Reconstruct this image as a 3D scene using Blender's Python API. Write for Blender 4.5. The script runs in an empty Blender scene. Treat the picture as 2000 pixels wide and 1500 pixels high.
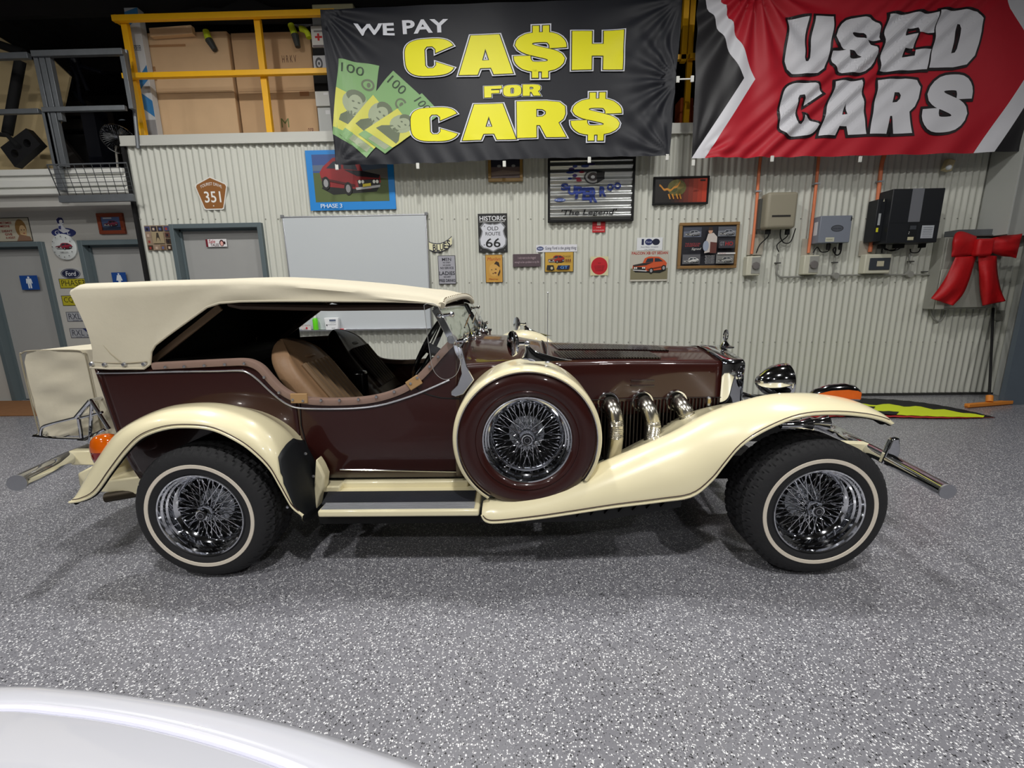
import bpy, bmesh, math, random
from mathutils import Vector, Matrix
random.seed(4)
SC = bpy.context.scene
COL = SC.collection
R = math.radians

# ---------------------------------------------------------------- camera
F_PX = 840.0
PITCH = R(11.44); YAW = R(1.05); ROLL = 0.016
CAM = Vector((0, 0, 1.31))
_fw = Vector((-math.sin(YAW) * math.cos(PITCH), math.cos(YAW) * math.cos(PITCH), -math.sin(PITCH)))
_r0 = Vector((math.cos(YAW), math.sin(YAW), 0))
_u0 = _r0.cross(_fw)
_rt = _r0 * math.cos(ROLL) - _u0 * math.sin(ROLL)
_up = _u0 * math.cos(ROLL) + _r0 * math.sin(ROLL)
cd = bpy.data.cameras.new('camera'); cam = bpy.data.objects.new('camera', cd); COL.objects.link(cam)
cam.matrix_world = Matrix(((_rt.x, _up.x, -_fw.x, CAM.x), (_rt.y, _up.y, -_fw.y, CAM.y), (_rt.z, _up.z, -_fw.z, CAM.z), (0, 0, 0, 1)))
cd.sensor_width = 36; cd.lens = 36 * F_PX / 2000; cd.clip_start = 0.02; cd.clip_end = 60
SC.camera = cam

# ---------------------------------------------------------------- world, lights, exposure
SC.view_settings.view_transform = 'Standard'; SC.view_settings.look = 'None'
SC.view_settings.exposure = 0.32; SC.view_settings.gamma = 1.0; SC.view_settings.use_curve_mapping = False
wd = bpy.data.worlds.new('world'); SC.world = wd; wd.use_nodes = True
wd.node_tree.nodes['Background'].inputs[0].default_value = (0.8, 0.9, 1.0, 1)
wd.node_tree.nodes['Background'].inputs[1].default_value = 0.05
def lamp(x, y, z, e, size=0.26, col=(1, 0.985, 0.955)):
    ld = bpy.data.lights.new('high_bay_light', 'AREA'); ld.shape = 'DISK'; ld.size = size; ld.energy = e; ld.color = col
    o = bpy.data.objects.new('high_bay_light', ld); COL.objects.link(o); o.location = (x, y, z)
for lx, ly, le in ((-3.3, 3.0, 104), (-0.6, 3.0, 92), (2.2, 3.0, 70), (-3.6, -0.6, 84), (0.2, -0.4, 88), (3.8, -0.4, 66),
                   (-3.0, -3.6, 60), (2.0, -3.6, 56), (-7.0, 1.5, 34), (7.0, 1.5, 22)):
    lamp(lx, ly, 4.75, le)

# ---------------------------------------------------------------- pixel (2000x1500 photograph) to world
def ray(px, py):
    return (_fw * F_PX + _rt * (px - 1000) + _up * (750 - py)) / F_PX
def P(px, py, Y):                       # the point of the vertical plane y = Y
    d = ray(px, py); return CAM + d * ((Y - CAM.y) / d.y)
def G(px, py, Z=0.0):                   # the point at height Z
    d = ray(px, py); return CAM + d * ((Z - CAM.z) / d.z)

# ---------------------------------------------------------------- materials
def lin(c):
    return tuple(((v / 255) / 12.92 if v / 255 <= 0.04045 else ((v / 255 + 0.055) / 1.055) ** 2.4) for v in c)
MATS = {}
def mat(name, rgb, rough=0.5, metal=0.0, coat=0.0, var=0.0, vscale=8, bump=0.0, bscale=60, trans=0.0, alpha=1.0, spec=0.5, emit=0, stretch=None, ior=1.45, sheen=0):
    if name in MATS: return MATS[name]
    m = bpy.data.materials.new(name); m.use_nodes = True; MATS[name] = m
    nt = m.node_tree; b = nt.nodes['Principled BSDF']; c = lin(rgb)
    b.inputs['Base Color'].default_value = (*c, 1); b.inputs['Roughness'].default_value = rough
    b.inputs['Metallic'].default_value = metal; b.inputs['Coat Weight'].default_value = coat; b.inputs['Coat Roughness'].default_value = 0.04
    b.inputs['Specular IOR Level'].default_value = spec; b.inputs['Transmission Weight'].default_value = trans
    b.inputs['Alpha'].default_value = alpha; b.inputs['IOR'].default_value = ior
    if sheen: b.inputs['Sheen Weight'].default_value = sheen
    if emit: b.inputs['Emission Color'].default_value = (*c, 1); b.inputs['Emission Strength'].default_value = emit
    if var or bump:
        tc = nt.nodes.new('ShaderNodeTexCoord'); mp = nt.nodes.new('ShaderNodeMapping')
        nt.links.new(tc.outputs['Object'], mp.inputs[0])
        if stretch: mp.inputs['Scale'].default_value = stretch
    if var:
        n = nt.nodes.new('ShaderNodeTexNoise'); n.inputs['Scale'].default_value = vscale; n.inputs['Detail'].default_value = 5
        nt.links.new(mp.outputs[0], n.inputs['Vector'])
        mx = nt.nodes.new('ShaderNodeMix'); mx.data_type = 'RGBA'
        mx.inputs[6].default_value = (*[v * (1 - var) for v in c], 1); mx.inputs[7].default_value = (*[min(1, v * (1 + var)) for v in c], 1)
        nt.links.new(n.outputs['Fac'], mx.inputs[0]); nt.links.new(mx.outputs[2], b.inputs['Base Color'])
    if bump:
        n2 = nt.nodes.new('ShaderNodeTexNoise'); n2.inputs['Scale'].default_value = bscale; n2.inputs['Detail'].default_value = 4
        nt.links.new(mp.outputs[0], n2.inputs['Vector'])
        bp = nt.nodes.new('ShaderNodeBump'); bp.inputs['Strength'].default_value = bump; bp.inputs['Distance'].default_value = 0.01
        nt.links.new(n2.outputs['Fac'], bp.inputs['Height']); nt.links.new(bp.outputs[0], b.inputs['Normal'])
    return m

brown = mat('brown_paint', (50, 20, 17), 0.3, coat=0.7, var=0.06, vscale=3, spec=0.25)
cream = mat('cream_paint', (238, 228, 190), 0.28, coat=0.8, var=0.02, vscale=3)
canvas = mat('cream_canvas', (204, 196, 174), 0.85, var=0.05, vscale=6, bump=0.25, bscale=14, sheen=0.2)
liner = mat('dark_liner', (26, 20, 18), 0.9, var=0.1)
chrome = mat('chrome', (225, 227, 232), 0.06, metal=1.0)
steel = mat('flexible_steel', (190, 186, 176), 0.24, metal=1.0)
alu = mat('brushed_aluminium', (196, 198, 204), 0.38, metal=1.0, bump=0.1, bscale=200, stretch=(1, 8, 8))
rubber = mat('tyre_rubber', (34, 34, 36), 0.75, var=0.2, vscale=12, bump=0.15, bscale=80)
matt_black = mat('matt_black', (14, 14, 15), 0.8, var=0.2)
black_gloss = mat('black_gloss', (12, 12, 14), 0.2)
rubber_mat = mat('rubber_mat', (36, 39, 48), 0.6, var=0.15, bump=0.2, bscale=120)
whitewall = mat('whitewall', (222, 212, 196), 0.7, var=0.08, vscale=10)
leather_tan = mat('tan_leather', (150, 118, 88), 0.5, var=0.12, vscale=10, bump=0.1)
leather_dark = mat('dark_leather', (50, 38, 30), 0.45, var=0.12, vscale=10, bump=0.1)
vinyl_rail = mat('tan_vinyl', (150, 124, 112), 0.42, var=0.10, vscale=6, bump=0.1)
amber = mat('amber_lens', (206, 92, 6), 0.12, coat=1, var=0.25, vscale=25)
redlens = mat('red_lens', (120, 10, 14), 0.12, coat=1, var=0.2, vscale=25)
def glassy(name, tint, fac):
    m = bpy.data.materials.new(name); m.use_nodes = True; nt = m.node_tree; nt.nodes.remove(nt.nodes['Principled BSDF'])
    g = nt.nodes.new('ShaderNodeBsdfGlossy'); g.inputs['Roughness'].default_value = 0.02
    t = nt.nodes.new('ShaderNodeBsdfTransparent'); t.inputs[0].default_value = (*tint, 1)
    fr = nt.nodes.new('ShaderNodeFresnel'); fr.inputs[0].default_value = 1.45
    ad = nt.nodes.new('ShaderNodeMath'); ad.operation = 'ADD'; ad.inputs[1].default_value = fac
    mx = nt.nodes.new('ShaderNodeMixShader'); nt.links.new(fr.outputs[0], ad.inputs[0]); nt.links.new(ad.outputs[0], mx.inputs[0])
    nt.links.new(t.outputs[0], mx.inputs[1]); nt.links.new(g.outputs[0], mx.inputs[2])
    nt.links.new(mx.outputs[0], nt.nodes['Material Output'].inputs[0]); MATS[name] = m; return m
glass = glassy('windscreen_glass', (0.80, 0.88, 0.80), 0.03)
clear = glassy('clear_acrylic', (0.90, 0.91, 0.92), 0.02)
def flat(rgb, rough=0.5): return mat('print_%d_%d_%d' % tuple(rgb), rgb, rough)
WHITE = (232, 232, 228); BLACK = (16, 16, 18)

# ---------------------------------------------------------------- scene objects
WORLD = {}
def mark(o, label=None, cat=None, group=None, kind=None):
    if label: o['label'] = label
    if cat: o['category'] = cat
    if group: o['group'] = group
    if kind: o['kind'] = kind
    return o
def empty(name, loc, label=None, cat=None, group=None, kind=None, parent=None):
    o = bpy.data.objects.new(name, None); COL.objects.link(o); loc = Vector(loc); o.empty_display_size = 0.1
    o.location = loc - (WORLD[parent.name] if parent else Vector((0, 0, 0)))
    if parent: o.parent = parent
    WORLD[o.name] = loc; return mark(o, label, cat, group, kind)

class MB:
    def __init__(s): s.v = []; s.f = []; s.m = []
    def add(s, vs, fs, mi=0):
        n = len(s.v); s.v += [tuple(v) for v in vs]; s.f += [tuple(i + n for i in f) for f in fs]; s.m += [mi] * len(fs); return s
    def box(s, x0, x1, y0, y1, z0, z1, mi=0):
        vs = [(x, y, z) for x in (x0, x1) for y in (y0, y1) for z in (z0, z1)]
        return s.add(vs, [(0, 1, 3, 2), (4, 6, 7, 5), (0, 4, 5, 1), (2, 3, 7, 6), (0, 2, 6, 4), (1, 5, 7, 3)], mi)
    def beam(s, a, b, w, h, up=(0, 0, 1), mi=0):
        a = Vector(a); b = Vector(b); d = (b - a).normalized(); u = Vector(up); sd = d.cross(u)
        if sd.length < 1e-4: sd = d.cross(Vector((1, 0, 0)))
        sd.normalize(); u = sd.cross(d).normalized(); vs = []
        for p in (a, b):
            for i, j in ((-1, -1), (1, -1), (1, 1), (-1, 1)): vs.append(p + sd * (w / 2 * i) + u * (h / 2 * j))
        return s.add(vs, [(0, 1, 2, 3), (7, 6, 5, 4), (0, 4, 5, 1), (1, 5, 6, 2), (2, 6, 7, 3), (3, 7, 4, 0)], mi)
    def prism(s, poly, y0, y1, mi=0):           # poly of (x, z)
        n = len(poly); vs = [(p[0], y0, p[1]) for p in poly] + [(p[0], y1, p[1]) for p in poly]
        fs = [tuple(range(n)), tuple(range(2 * n - 1, n - 1, -1))] + [(i, i + n, (i + 1) % n + n, (i + 1) % n) for i in range(n)]
        return s.add(vs, fs, mi)
    def prismz(s, poly, z0, z1, mi=0):
        n = len(poly); vs = [(p[0], p[1], z0) for p in poly] + [(p[0], p[1], z1) for p in poly]
        fs = [tuple(range(n)), tuple(range(2 * n - 1, n - 1, -1))] + [(i, i + n, (i + 1) % n + n, (i + 1) % n) for i in range(n)]
        return s.add(vs, fs, mi)
    def grid(s, rows, mi=0, closed=False):
        nr = len(rows); nc = len(rows[0]); vs = [p for r in rows for p in r]; fs = []
        for i in range(nr - 1):
            for j in range(nc if closed else nc - 1):
                k = (j + 1) % nc; fs.append((i * nc + j, i * nc + k, (i + 1) * nc + k, (i + 1) * nc + j))
        return s.add(vs, fs, mi)
    def tube(s, path, r, n=10, caps=True, mi=0, closed=False):
        path = [Vector(p) for p in path]; L = len(path); rs = r if isinstance(r, (list, tuple)) else [r] * L
        rows = []; nrm = None
        for i in range(L):
            if closed: t = path[(i + 1) % L] - path[i - 1]
            else: t = path[min(i + 1, L - 1)] - path[max(i - 1, 0)]
            t.normalize()
            if nrm is None:
                nrm = t.cross(Vector((0, 0, 1)))
                if nrm.length < 0.1: nrm = t.cross(Vector((0, 1, 0)))
            nrm = (nrm - t * nrm.dot(t)).normalized(); bn = t.cross(nrm)
            rows.append([path[i] + (nrm * math.cos(a) + bn * math.sin(a)) * rs[i] for a in [2 * math.pi * k / n for k in range(n)]])
        if closed: rows.append(rows[0])
        base = len(s.v); s.grid(rows, mi, True)
        if caps and not closed:
            s.f += [tuple(base + k for k in range(n - 1, -1, -1)), tuple(base + (L - 1) * n + k for k in range(n))]; s.m += [mi, mi]
        return s
    def lathe(s, prof, c, n=48, axis='Y', mi=0):  # prof of (radius, position along the axis)
        c = Vector(c); rows = []
        for r, a in prof:
            row = []
            for k in range(n):
                t = 2 * math.pi * k / n; u, v = r * math.cos(t), r * math.sin(t)
                row.append(c + (Vector((u, a, v)) if axis == 'Y' else Vector((u, v, a)) if axis == 'Z' else Vector((a, u, v))))
            rows.append(row)
        return s.grid(rows, mi, True)
    def ball(s, c, r, n=12, sc=(1, 1, 1), mi=0):
        c = Vector(c); rows = []
        for i in range(n + 1):
            t = math.pi * i / n; t = min(max(t, 0.001), math.pi - 0.001)
            rows.append([c + Vector((r * sc[0] * math.sin(t) * math.cos(2 * math.pi * k / (2 * n)), r * sc[1] * math.sin(t) * math.sin(2 * math.pi * k / (2 * n)), r * sc[2] * math.cos(t))) for k in range(2 * n)])
        return s.grid(rows, mi, True)
    def mesh(s, name, mats, org=Vector((0, 0, 0)), smooth=True, ang=35):
        me = bpy.data.meshes.new(name); me.from_pydata([(v[0] - org.x, v[1] - org.y, v[2] - org.z) for v in s.v], [], s.f)
        if not isinstance(mats, (list, tuple)): mats = [mats]
        for m in mats: me.materials.append(m)
        if len(mats) > 1: me.polygons.foreach_set('material_index', s.m)
        me.update()
        bm = bmesh.new(); bm.from_mesh(me); bmesh.ops.recalc_face_normals(bm, faces=bm.faces); bm.to_mesh(me); bm.free()
        if smooth: me.shade_smooth(); me.set_sharp_from_angle(angle=R(ang))
        return me
    def build(s, name, mats, parent=None, label=None, cat=None, group=None, kind=None, smooth=True, bev=0, solid=0, ang=35, sub=0, seg=2, recalc=True):
        vx = [v[0] for v in s.v]; vy = [v[1] for v in s.v]; vz = [v[2] for v in s.v]
        org = Vector(((min(vx) + max(vx)) / 2, (min(vy) + max(vy)) / 2, min(vz)))
        me = s.mesh(name, mats, org, smooth, ang)
        o = bpy.data.objects.new(name, me); COL.objects.link(o)
        if parent: o.parent = parent; o.location = org - WORLD[parent.name]
        else: o.location = org
        WORLD[o.name] = org
        if solid:
            md = o.modifiers.new('s', 'SOLIDIFY'); md.thickness = solid; md.offset = -1
            if isinstance(mats, (list, tuple)) and len(mats) > 1: md.material_offset = 1
        if bev:
            md = o.modifiers.new('b', 'BEVEL'); md.width = bev; md.segments = seg; md.limit_method = 'ANGLE'; md.angle_limit = R(40)
        if sub: md = o.modifiers.new('u', 'SUBSURF'); md.levels = sub; md.render_levels = sub
        return mark(o, label, cat, group, kind)

def copy_tree(o, parent=None):
    c = o.copy(); COL.objects.link(c); c.parent = parent
    for ch in list(o.children): copy_tree(ch, c)
    return c
def struct(mb, name, mats, parent=None, **k):
    return mb.build(name, mats, parent, kind=None if parent else 'structure', **k)

def catmull(pts, n):
    pts = [Vector(p) for p in pts]; out = []
    L = len(pts); seg = L - 1
    for i in range(n):
        t = i / (n - 1) * seg; k = min(int(t), seg - 1); u = t - k
        p0 = pts[max(k - 1, 0)]; p1 = pts[k]; p2 = pts[k + 1]; p3 = pts[min(k + 2, L - 1)]
        out.append(0.5 * ((2 * p1) + (p2 - p0) * u + (2 * p0 - 5 * p1 + 4 * p2 - p3) * u * u + (3 * p1 - p0 - 3 * p2 + p3) * u ** 3))
    return out
def PP(lst, Y, n=None):
    pts = [P(a[0], a[1], a[2] if len(a) > 2 else Y) for a in lst]
    return catmull(pts, n) if n else pts
def wrect(x0, y0, x1, y1, Y):           # pixel extents (at mid edges) -> world rectangle x0,x1,z0,z1
    cx, cy = (x0 + x1) / 2, (y0 + y1) / 2
    return P(x0, cy, Y).x, P(x1, cy, Y).x, P(cx, y1, Y).z, P(cx, y0, Y).z

# ---------------------------------------------------------------- lettering and flat print
_txt = {}
def text_geo(s, bold=0.0, shear=0.0, spacing=1.0):
    key = (s, bold, shear, spacing)
    if key in _txt: return _txt[key]
    cu = bpy.data.curves.new('t', 'FONT'); cu.body = s; cu.offset = bold; cu.shear = shear; cu.resolution_u = 3; cu.space_character = spacing
    o = bpy.data.objects.new('t', cu); COL.objects.link(o)
    dg = bpy.context.evaluated_depsgraph_get(); me = bpy.data.meshes.new_from_object(o.evaluated_get(dg))
    vs = [(v.co.x, v.co.y) for v in me.vertices]; fs = [tuple(p.vertices) for p in me.polygons]
    bpy.data.objects.remove(o); bpy.data.curves.remove(cu); bpy.data.meshes.remove(me)
    x0 = min(v[0] for v in vs); x1 = max(v[0] for v in vs); y0 = min(v[1] for v in vs); y1 = max(v[1] for v in vs)
    vs = [((v[0] - x0) / (x1 - x0), (v[1] - y0) / (y1 - y0)) for v in vs]
    _txt[key] = (vs, fs); return _txt[key]

class Art:
    """flat print on a rectangle: every layer lies a hair further out; u,v run 0..1"""
    def __init__(s, rect, Y, step=0.0005):
        s.x0, s.x1, s.z0, s.z1 = rect; s.Y = Y; s.step = step; s.k = 1; s.mb = MB(); s.mats = []
    def mi(s, c):
        m = flat(c) if isinstance(c, tuple) else c
        if m not in s.mats: s.mats.append(m)
        return s.mats.index(m)
    def pt(s, u, v): return (s.x0 + (s.x1 - s.x0) * u, s.Y - s.step * s.k, s.z0 + (s.z1 - s.z0) * v)
    def poly(s, pts, c):
        s.mb.add([s.pt(*p) for p in pts], [tuple(range(len(pts)))], s.mi(c)); s.k += 1; return s
    def rect(s, u0, v0, u1, v1, c): return s.poly([(u0, v0), (u1, v0), (u1, v1), (u0, v1)], c)
    def oval(s, u, v, ru, rv, c, n=20): return s.poly([(u + ru * math.cos(2 * math.pi * i / n), v + rv * math.sin(2 * math.pi * i / n)) for i in range(n)], c)
    def text(s, t, u0, v0, u1, v1, c, bold=0.0, shear=0.0, arc=0.0, spacing=1.0):
        vs, fs = text_geo(t, bold, shear, spacing)
        s.mb.add([s.pt(u0 + (u1 - u0) * a, v0 + (v1 - v0) * b + arc * (0.25 - (a - 0.5) ** 2) * 4) for a, b in vs], fs, s.mi(c)); s.k += 1; return s
    def sub(s, u0, v0, u1, v1):         # a window of this print with its own 0..1
        a = Art((s.x0 + (s.x1 - s.x0) * u0, s.x0 + (s.x1 - s.x0) * u1, s.z0 + (s.z1 - s.z0) * v0, s.z0 + (s.z1 - s.z0) * v1), s.Y, s.step)
        a.k = s.k; a.mb = s.mb; a.mats = s.mats; return a
    def car(s, body, stripe=None, wheel=(150, 150, 152)):
        d = tuple(int(c * 0.55) for c in body)
        s.poly([(.02, .30), (.10, .12), (.80, .06), (.98, .22), (.90, .34), (.3, .34)], (24, 26, 24))
        s.poly([(.02, .34), (.03, .52), (.30, .62), (.36, .88), (.48, .97), (.76, .95), (.93, .74), (.99, .60), (.96, .34), (.90, .26), (.55, .20), (.20, .18)], body)
        s.poly([(.38, .64), (.43, .86), (.60, .88), (.60, .68)], (38, 46, 56)); s.poly([(.64, .68), (.64, .88), (.76, .86), (.88, .70)], (38, 46, 56))
        s.poly([(.03, .52), (.30, .62), (.60, .66), (.40, .50), (.05, .44)], stripe or d)
        s.poly([(.04, .42), (.05, .28), (.38, .22), (.40, .40)], (28, 28, 30))
        for u in (.08, .13, .31, .36): s.oval(u, .36, .022, .045, (235, 235, 225), 10)
        s.poly([(.03, .28), (.04, .22), (.42, .16), (.43, .22)], (190, 190, 190)); s.poly([(.44, .30), (.97, .48), (.96, .42), (.44, .24)], d)
        for u, v in ((.55, .20), (.90, .34)):
            s.oval(u, v, .065, .16, (20, 20, 20)); s.oval(u, v, .038, .10, wheel, 12)
        return s
    def build(s, parent, name='printed_face', label=None, ymap=None):
        if ymap: s.mb.v = [ymap(v) for v in s.mb.v]
        return s.mb.build(name, s.mats, parent, label=label, smooth=False)

def panel_mb(rect, Y, th, mi=0): return MB().box(rect[0], rect[1], Y - th, Y, rect[2], rect[3], mi)
def frame_mb(rect, Y, th, w):
    x0, x1, z0, z1 = rect; m = MB()
    m.box(x0, x1, Y - th, Y, z1 - w, z1); m.box(x0, x1, Y - th, Y, z0, z0 + w); m.box(x0, x0 + w, Y - th, Y, z0 + w, z1 - w); m.box(x1 - w, x1, Y - th, Y, z0 + w, z1 - w)
    return m

# ================================================================ the room
def floor_material():
    m = bpy.data.materials.new('flake_epoxy'); m.use_nodes = True; nt = m.node_tree; b = nt.nodes['Principled BSDF']
    b.inputs['Roughness'].default_value = 0.38; b.inputs['Coat Weight'].default_value = 0.35; b.inputs['Coat Roughness'].default_value = 0.16
    tc = nt.nodes.new('ShaderNodeTexCoord'); cur = None
    def rgb(c): return (*lin(c), 1)
    ns = nt.nodes.new('ShaderNodeTexNoise'); ns.inputs['Scale'].default_value = 170; nt.links.new(tc.outputs['Object'], ns.inputs['Vector'])
    off = nt.nodes.new('ShaderNodeVectorMath'); off.operation = 'SCALE'; off.inputs[3].default_value = 0.007
    nt.links.new(ns.outputs['Color'], off.inputs[0])
    ad = nt.nodes.new('ShaderNodeVectorMath'); ad.operation = 'ADD'; nt.links.new(tc.outputs['Object'], ad.inputs[0]); nt.links.new(off.outputs[0], ad.inputs[1])
    big = nt.nodes.new('ShaderNodeTexNoise'); big.inputs['Scale'].default_value = 1.2; nt.links.new(tc.outputs['Object'], big.inputs['Vector'])
    base = nt.nodes.new('ShaderNodeMix'); base.data_type = 'RGBA'; base.inputs[6].default_value = rgb((112, 112, 118)); base.inputs[7].default_value = rgb((125, 125, 131))
    nt.links.new(big.outputs['Fac'], base.inputs[0]); cur = base.outputs[2]
    for scale, lo, hi, rad, c in ((190, 0.0, 0.16, 0.42, (84, 84, 90)), (190, 0.20, 0.34, 0.42, (150, 150, 154)), (158, 0.0, 0.11, 0.45, (24, 24, 27)), (158, 0.5, 0.69, 0.45, (226, 226, 228)), (240, 0.1, 0.16, 0.5, (205, 205, 208))):
        v = nt.nodes.new('ShaderNodeTexVoronoi'); v.inputs['Scale'].default_value = scale; nt.links.new(ad.outputs[0], v.inputs['Vector'])
        sp = nt.nodes.new('ShaderNodeSeparateColor'); nt.links.new(v.outputs['Color'], sp.inputs[0])
        cmp = nt.nodes.new('ShaderNodeMath'); cmp.operation = 'COMPARE'; cmp.inputs[1].default_value = (lo + hi) / 2; cmp.inputs[2].default_value = (hi - lo) / 2
        nt.links.new(sp.outputs[0], cmp.inputs[0])
        ls = nt.nodes.new('ShaderNodeMath'); ls.operation = 'LESS_THAN'; ls.inputs[1].default_value = rad; nt.links.new(v.outputs['Distance'], ls.inputs[0])
        ml = nt.nodes.new('ShaderNodeMath'); ml.operation = 'MULTIPLY'; nt.links.new(cmp.outputs[0], ml.inputs[0]); nt.links.new(ls.outputs[0], ml.inputs[1])
        mx = nt.nodes.new('ShaderNodeMix'); mx.data_type = 'RGBA'; mx.inputs[7].default_value = rgb(c)
        nt.links.new(ml.outputs[0], mx.inputs[0]); nt.links.new(cur, mx.inputs[6]); cur = mx.outputs[2]
    nt.links.new(cur, b.inputs['Base Color']); return m
clad = mat('cladding_paint', (200, 201, 191), 0.42, var=0.04, vscale=3)
wallpaint = mat('grey_wall_paint', (182, 180, 174), 0.6, var=0.04, vscale=2)
darkroof = mat('dark_roof', (40, 38, 37), 0.8, var=0.2)
trimgrey = mat('pale_trim', (198, 198, 190), 0.5)
framegreen = mat('door_frame_paint', (92, 104, 108), 0.45, var=0.04)
doorgrey = mat('door_paint', (160, 160, 158), 0.45, var=0.03)
galv = mat('galvanised', (120, 124, 128), 0.45, metal=0.6, var=0.15, vscale=15)
yellow = mat('yellow_paint', (250, 186, 16), 0.45, var=0.05)
cardboard = mat('cardboard', (216, 182, 142), 0.85, var=0.08, vscale=5)
cardboard2 = mat('cardboard_dull', (206, 170, 130), 0.85, var=0.08, vscale=5)
mdf = mat('fibreboard', (204, 182, 138), 0.8, var=0.05)

YW = 5.45
struct(MB().box(-9.6, 8.6, -6, 9.5, -0.12, 0), 'floor', floor_material(), smooth=False)
cei = MB(); n = 360
cei.grid([[(-9.6 + 18.2 * i / n, y, 4.95 + 0.02 * math.sin(i * math.pi / 3)) for i in range(n + 1)] for y in (-6, 9.5)])
ceil_o = struct(cei, 'ceiling', darkroof)
for py in (-3, -1, 1, 3, 5.9, 7.2, 8.4):
    MB().box(-9.6, 8.6, py, py + 0.07, 4.74, 4.93).build('purlin', mat('purlin', (52, 50, 48), 0.6), ceil_o)
backpaint = mat('dull_wall_paint', (72, 71, 69), 0.7)
struct(MB().box(-9.6, 8.6, -6.1, -6, 0, 4.95), 'wall_front', backpaint)
struct(MB().box(-9.7, -9.6, -6, 9.5, 0, 4.95), 'wall_left', backpaint)
struct(MB().box(-9.6, 8.6, 9.5, 9.6, 3.0, 4.95), 'wall_far', darkroof)

# corrugated partition wall: a carcass with cladding sheets
XL = P(262, 380, YW).x; XR = 6.9
ZC = P(400, 262, YW - 0.02).z; ZCB = P(400, 281, YW - 0.02).z
d3x0, d3x1 = P(340, 480, YW).x, P(518, 480, YW).x; d3z = P(430, 437, YW).z
wb = MB(); wb.box(XL, d3x0, YW + 0.03, YW + 0.12, 0, ZC - 0.03); wb.box(d3x1, XR, YW + 0.03, YW + 0.12, 0, ZC - 0.03); wb.box(d3x0, d3x1, YW + 0.03, YW + 0.12, d3z, ZC - 0.03)
wall = struct(wb, 'wall_back', matt_black)
PITCHW = 0.0762
def sheet(x0, x1, z0, z1):
    n = max(2, int(round((x1 - x0) / PITCHW * 8))); m = MB()
    m.grid([[(x0 + (x1 - x0) * i / n, YW + 0.012 * math.cos((x0 + (x1 - x0) * i / n - XL) / PITCHW * 2 * math.pi), z) for i in range(n + 1)] for z in (z0, z1)])
    return m
x = XL; screws = []
while x < XR - 0.01:
    x1 = min(x + PITCHW * 10, XR)
    cuts = sorted({x, x1, *[c for c in (d3x0, d3x1) if x < c < x1]})
    m = MB()
    for a, b in zip(cuts[:-1], cuts[1:]):
        mid = (a + b) / 2; q = sheet(a, b, d3z if d3x0 < mid < d3x1 else 0.02, ZCB); m.add(q.v, q.f)
    m.build('cladding_sheet', clad, wall, ang=80)
    for k in range(0, 10, 2):
        xs = x + PITCHW * (k + 0.5)
        for pz in (P(xs * 155 + 1000, 428, YW).z, P(xs * 155 + 1000, 552, YW).z, P(xs * 155 + 1000, 668, YW).z):
            if xs < XR and not (d3x0 - 0.05 < xs < d3x1 + 0.05 and pz < d3z + 0.05): screws.append((xs, pz))
    x = x1
m = MB()
for xs, zs in screws: m.lathe([(0.0005, -0.010), (0.0065, -0.008), (0.008, 0.0)], (xs, YW - 0.011, zs), 6)
m.build('sheet_screws', mat('screw_paint', (150, 150, 142), 0.4), wall, kind='stuff')
# capping along the top of the wall
struct(MB().box(XL - 0.03, XR, YW - 0.035, YW + 0.16, ZCB, ZC).box(XL - 0.03, XR, YW - 0.045, YW - 0.035, ZCB - 0.012, ZCB + 0.01), 'trim_1', trimgrey, bev=0.003)
struct(MB().box(XL - 0.035, XL + 0.0, YW - 0.03, YW + 0.1, 0, ZC), 'trim_2', matt_black)
struct(MB().box(d3x1, 5.95, YW - 0.03, YW + 0.0, 0.0, 0.03).box(XL, d3x0, YW - 0.03, YW, 0, 0.03), 'baseboard_back', mat('dark_flashing', (50, 50, 48), 0.6))
# mezzanine deck behind the wall
struct(MB().box(XL, 8.6, YW + 0.12, 9.5, ZC - 0.25, ZC - 0.03), 'trim_3', matt_black)

# door in the corrugated wall
def door(name, x0, x1, z1, Y, fw, depth, sticker=None):
    f = MB(); f.box(x0, x0 + fw, Y - 0.04, Y + depth, 0, z1); f.box(x1 - fw, x1, Y - 0.04, Y + depth, 0, z1); f.box(x0 + fw, x1 - fw, Y - 0.04, Y + depth, z1 - fw, z1)
    leaf = MB().box(x0 + fw, x1 - fw, Y + depth - 0.05, Y + depth - 0.01, 0.01, z1 - fw)
    o = struct(leaf, name, doorgrey, bev=0.002)
    f.build('door_frame', framegreen, o, bev=0.003)
    s = MB(); s.box(x0 + fw, x0 + fw + 0.02, Y + depth - 0.075, Y + depth - 0.05, 0, z1 - fw); s.box(x1 - fw - 0.02, x1 - fw, Y + depth - 0.075, Y + depth - 0.05, 0, z1 - fw); s.box(x0 + fw, x1 - fw, Y + depth - 0.075, Y + depth - 0.05, z1 - fw - 0.02, z1 - fw)
    s.build('door_stop', framegreen, o)
    return o
dr3 = door('door_3', d3x0, d3x1, d3z, YW, 0.052, 0.13)

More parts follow.
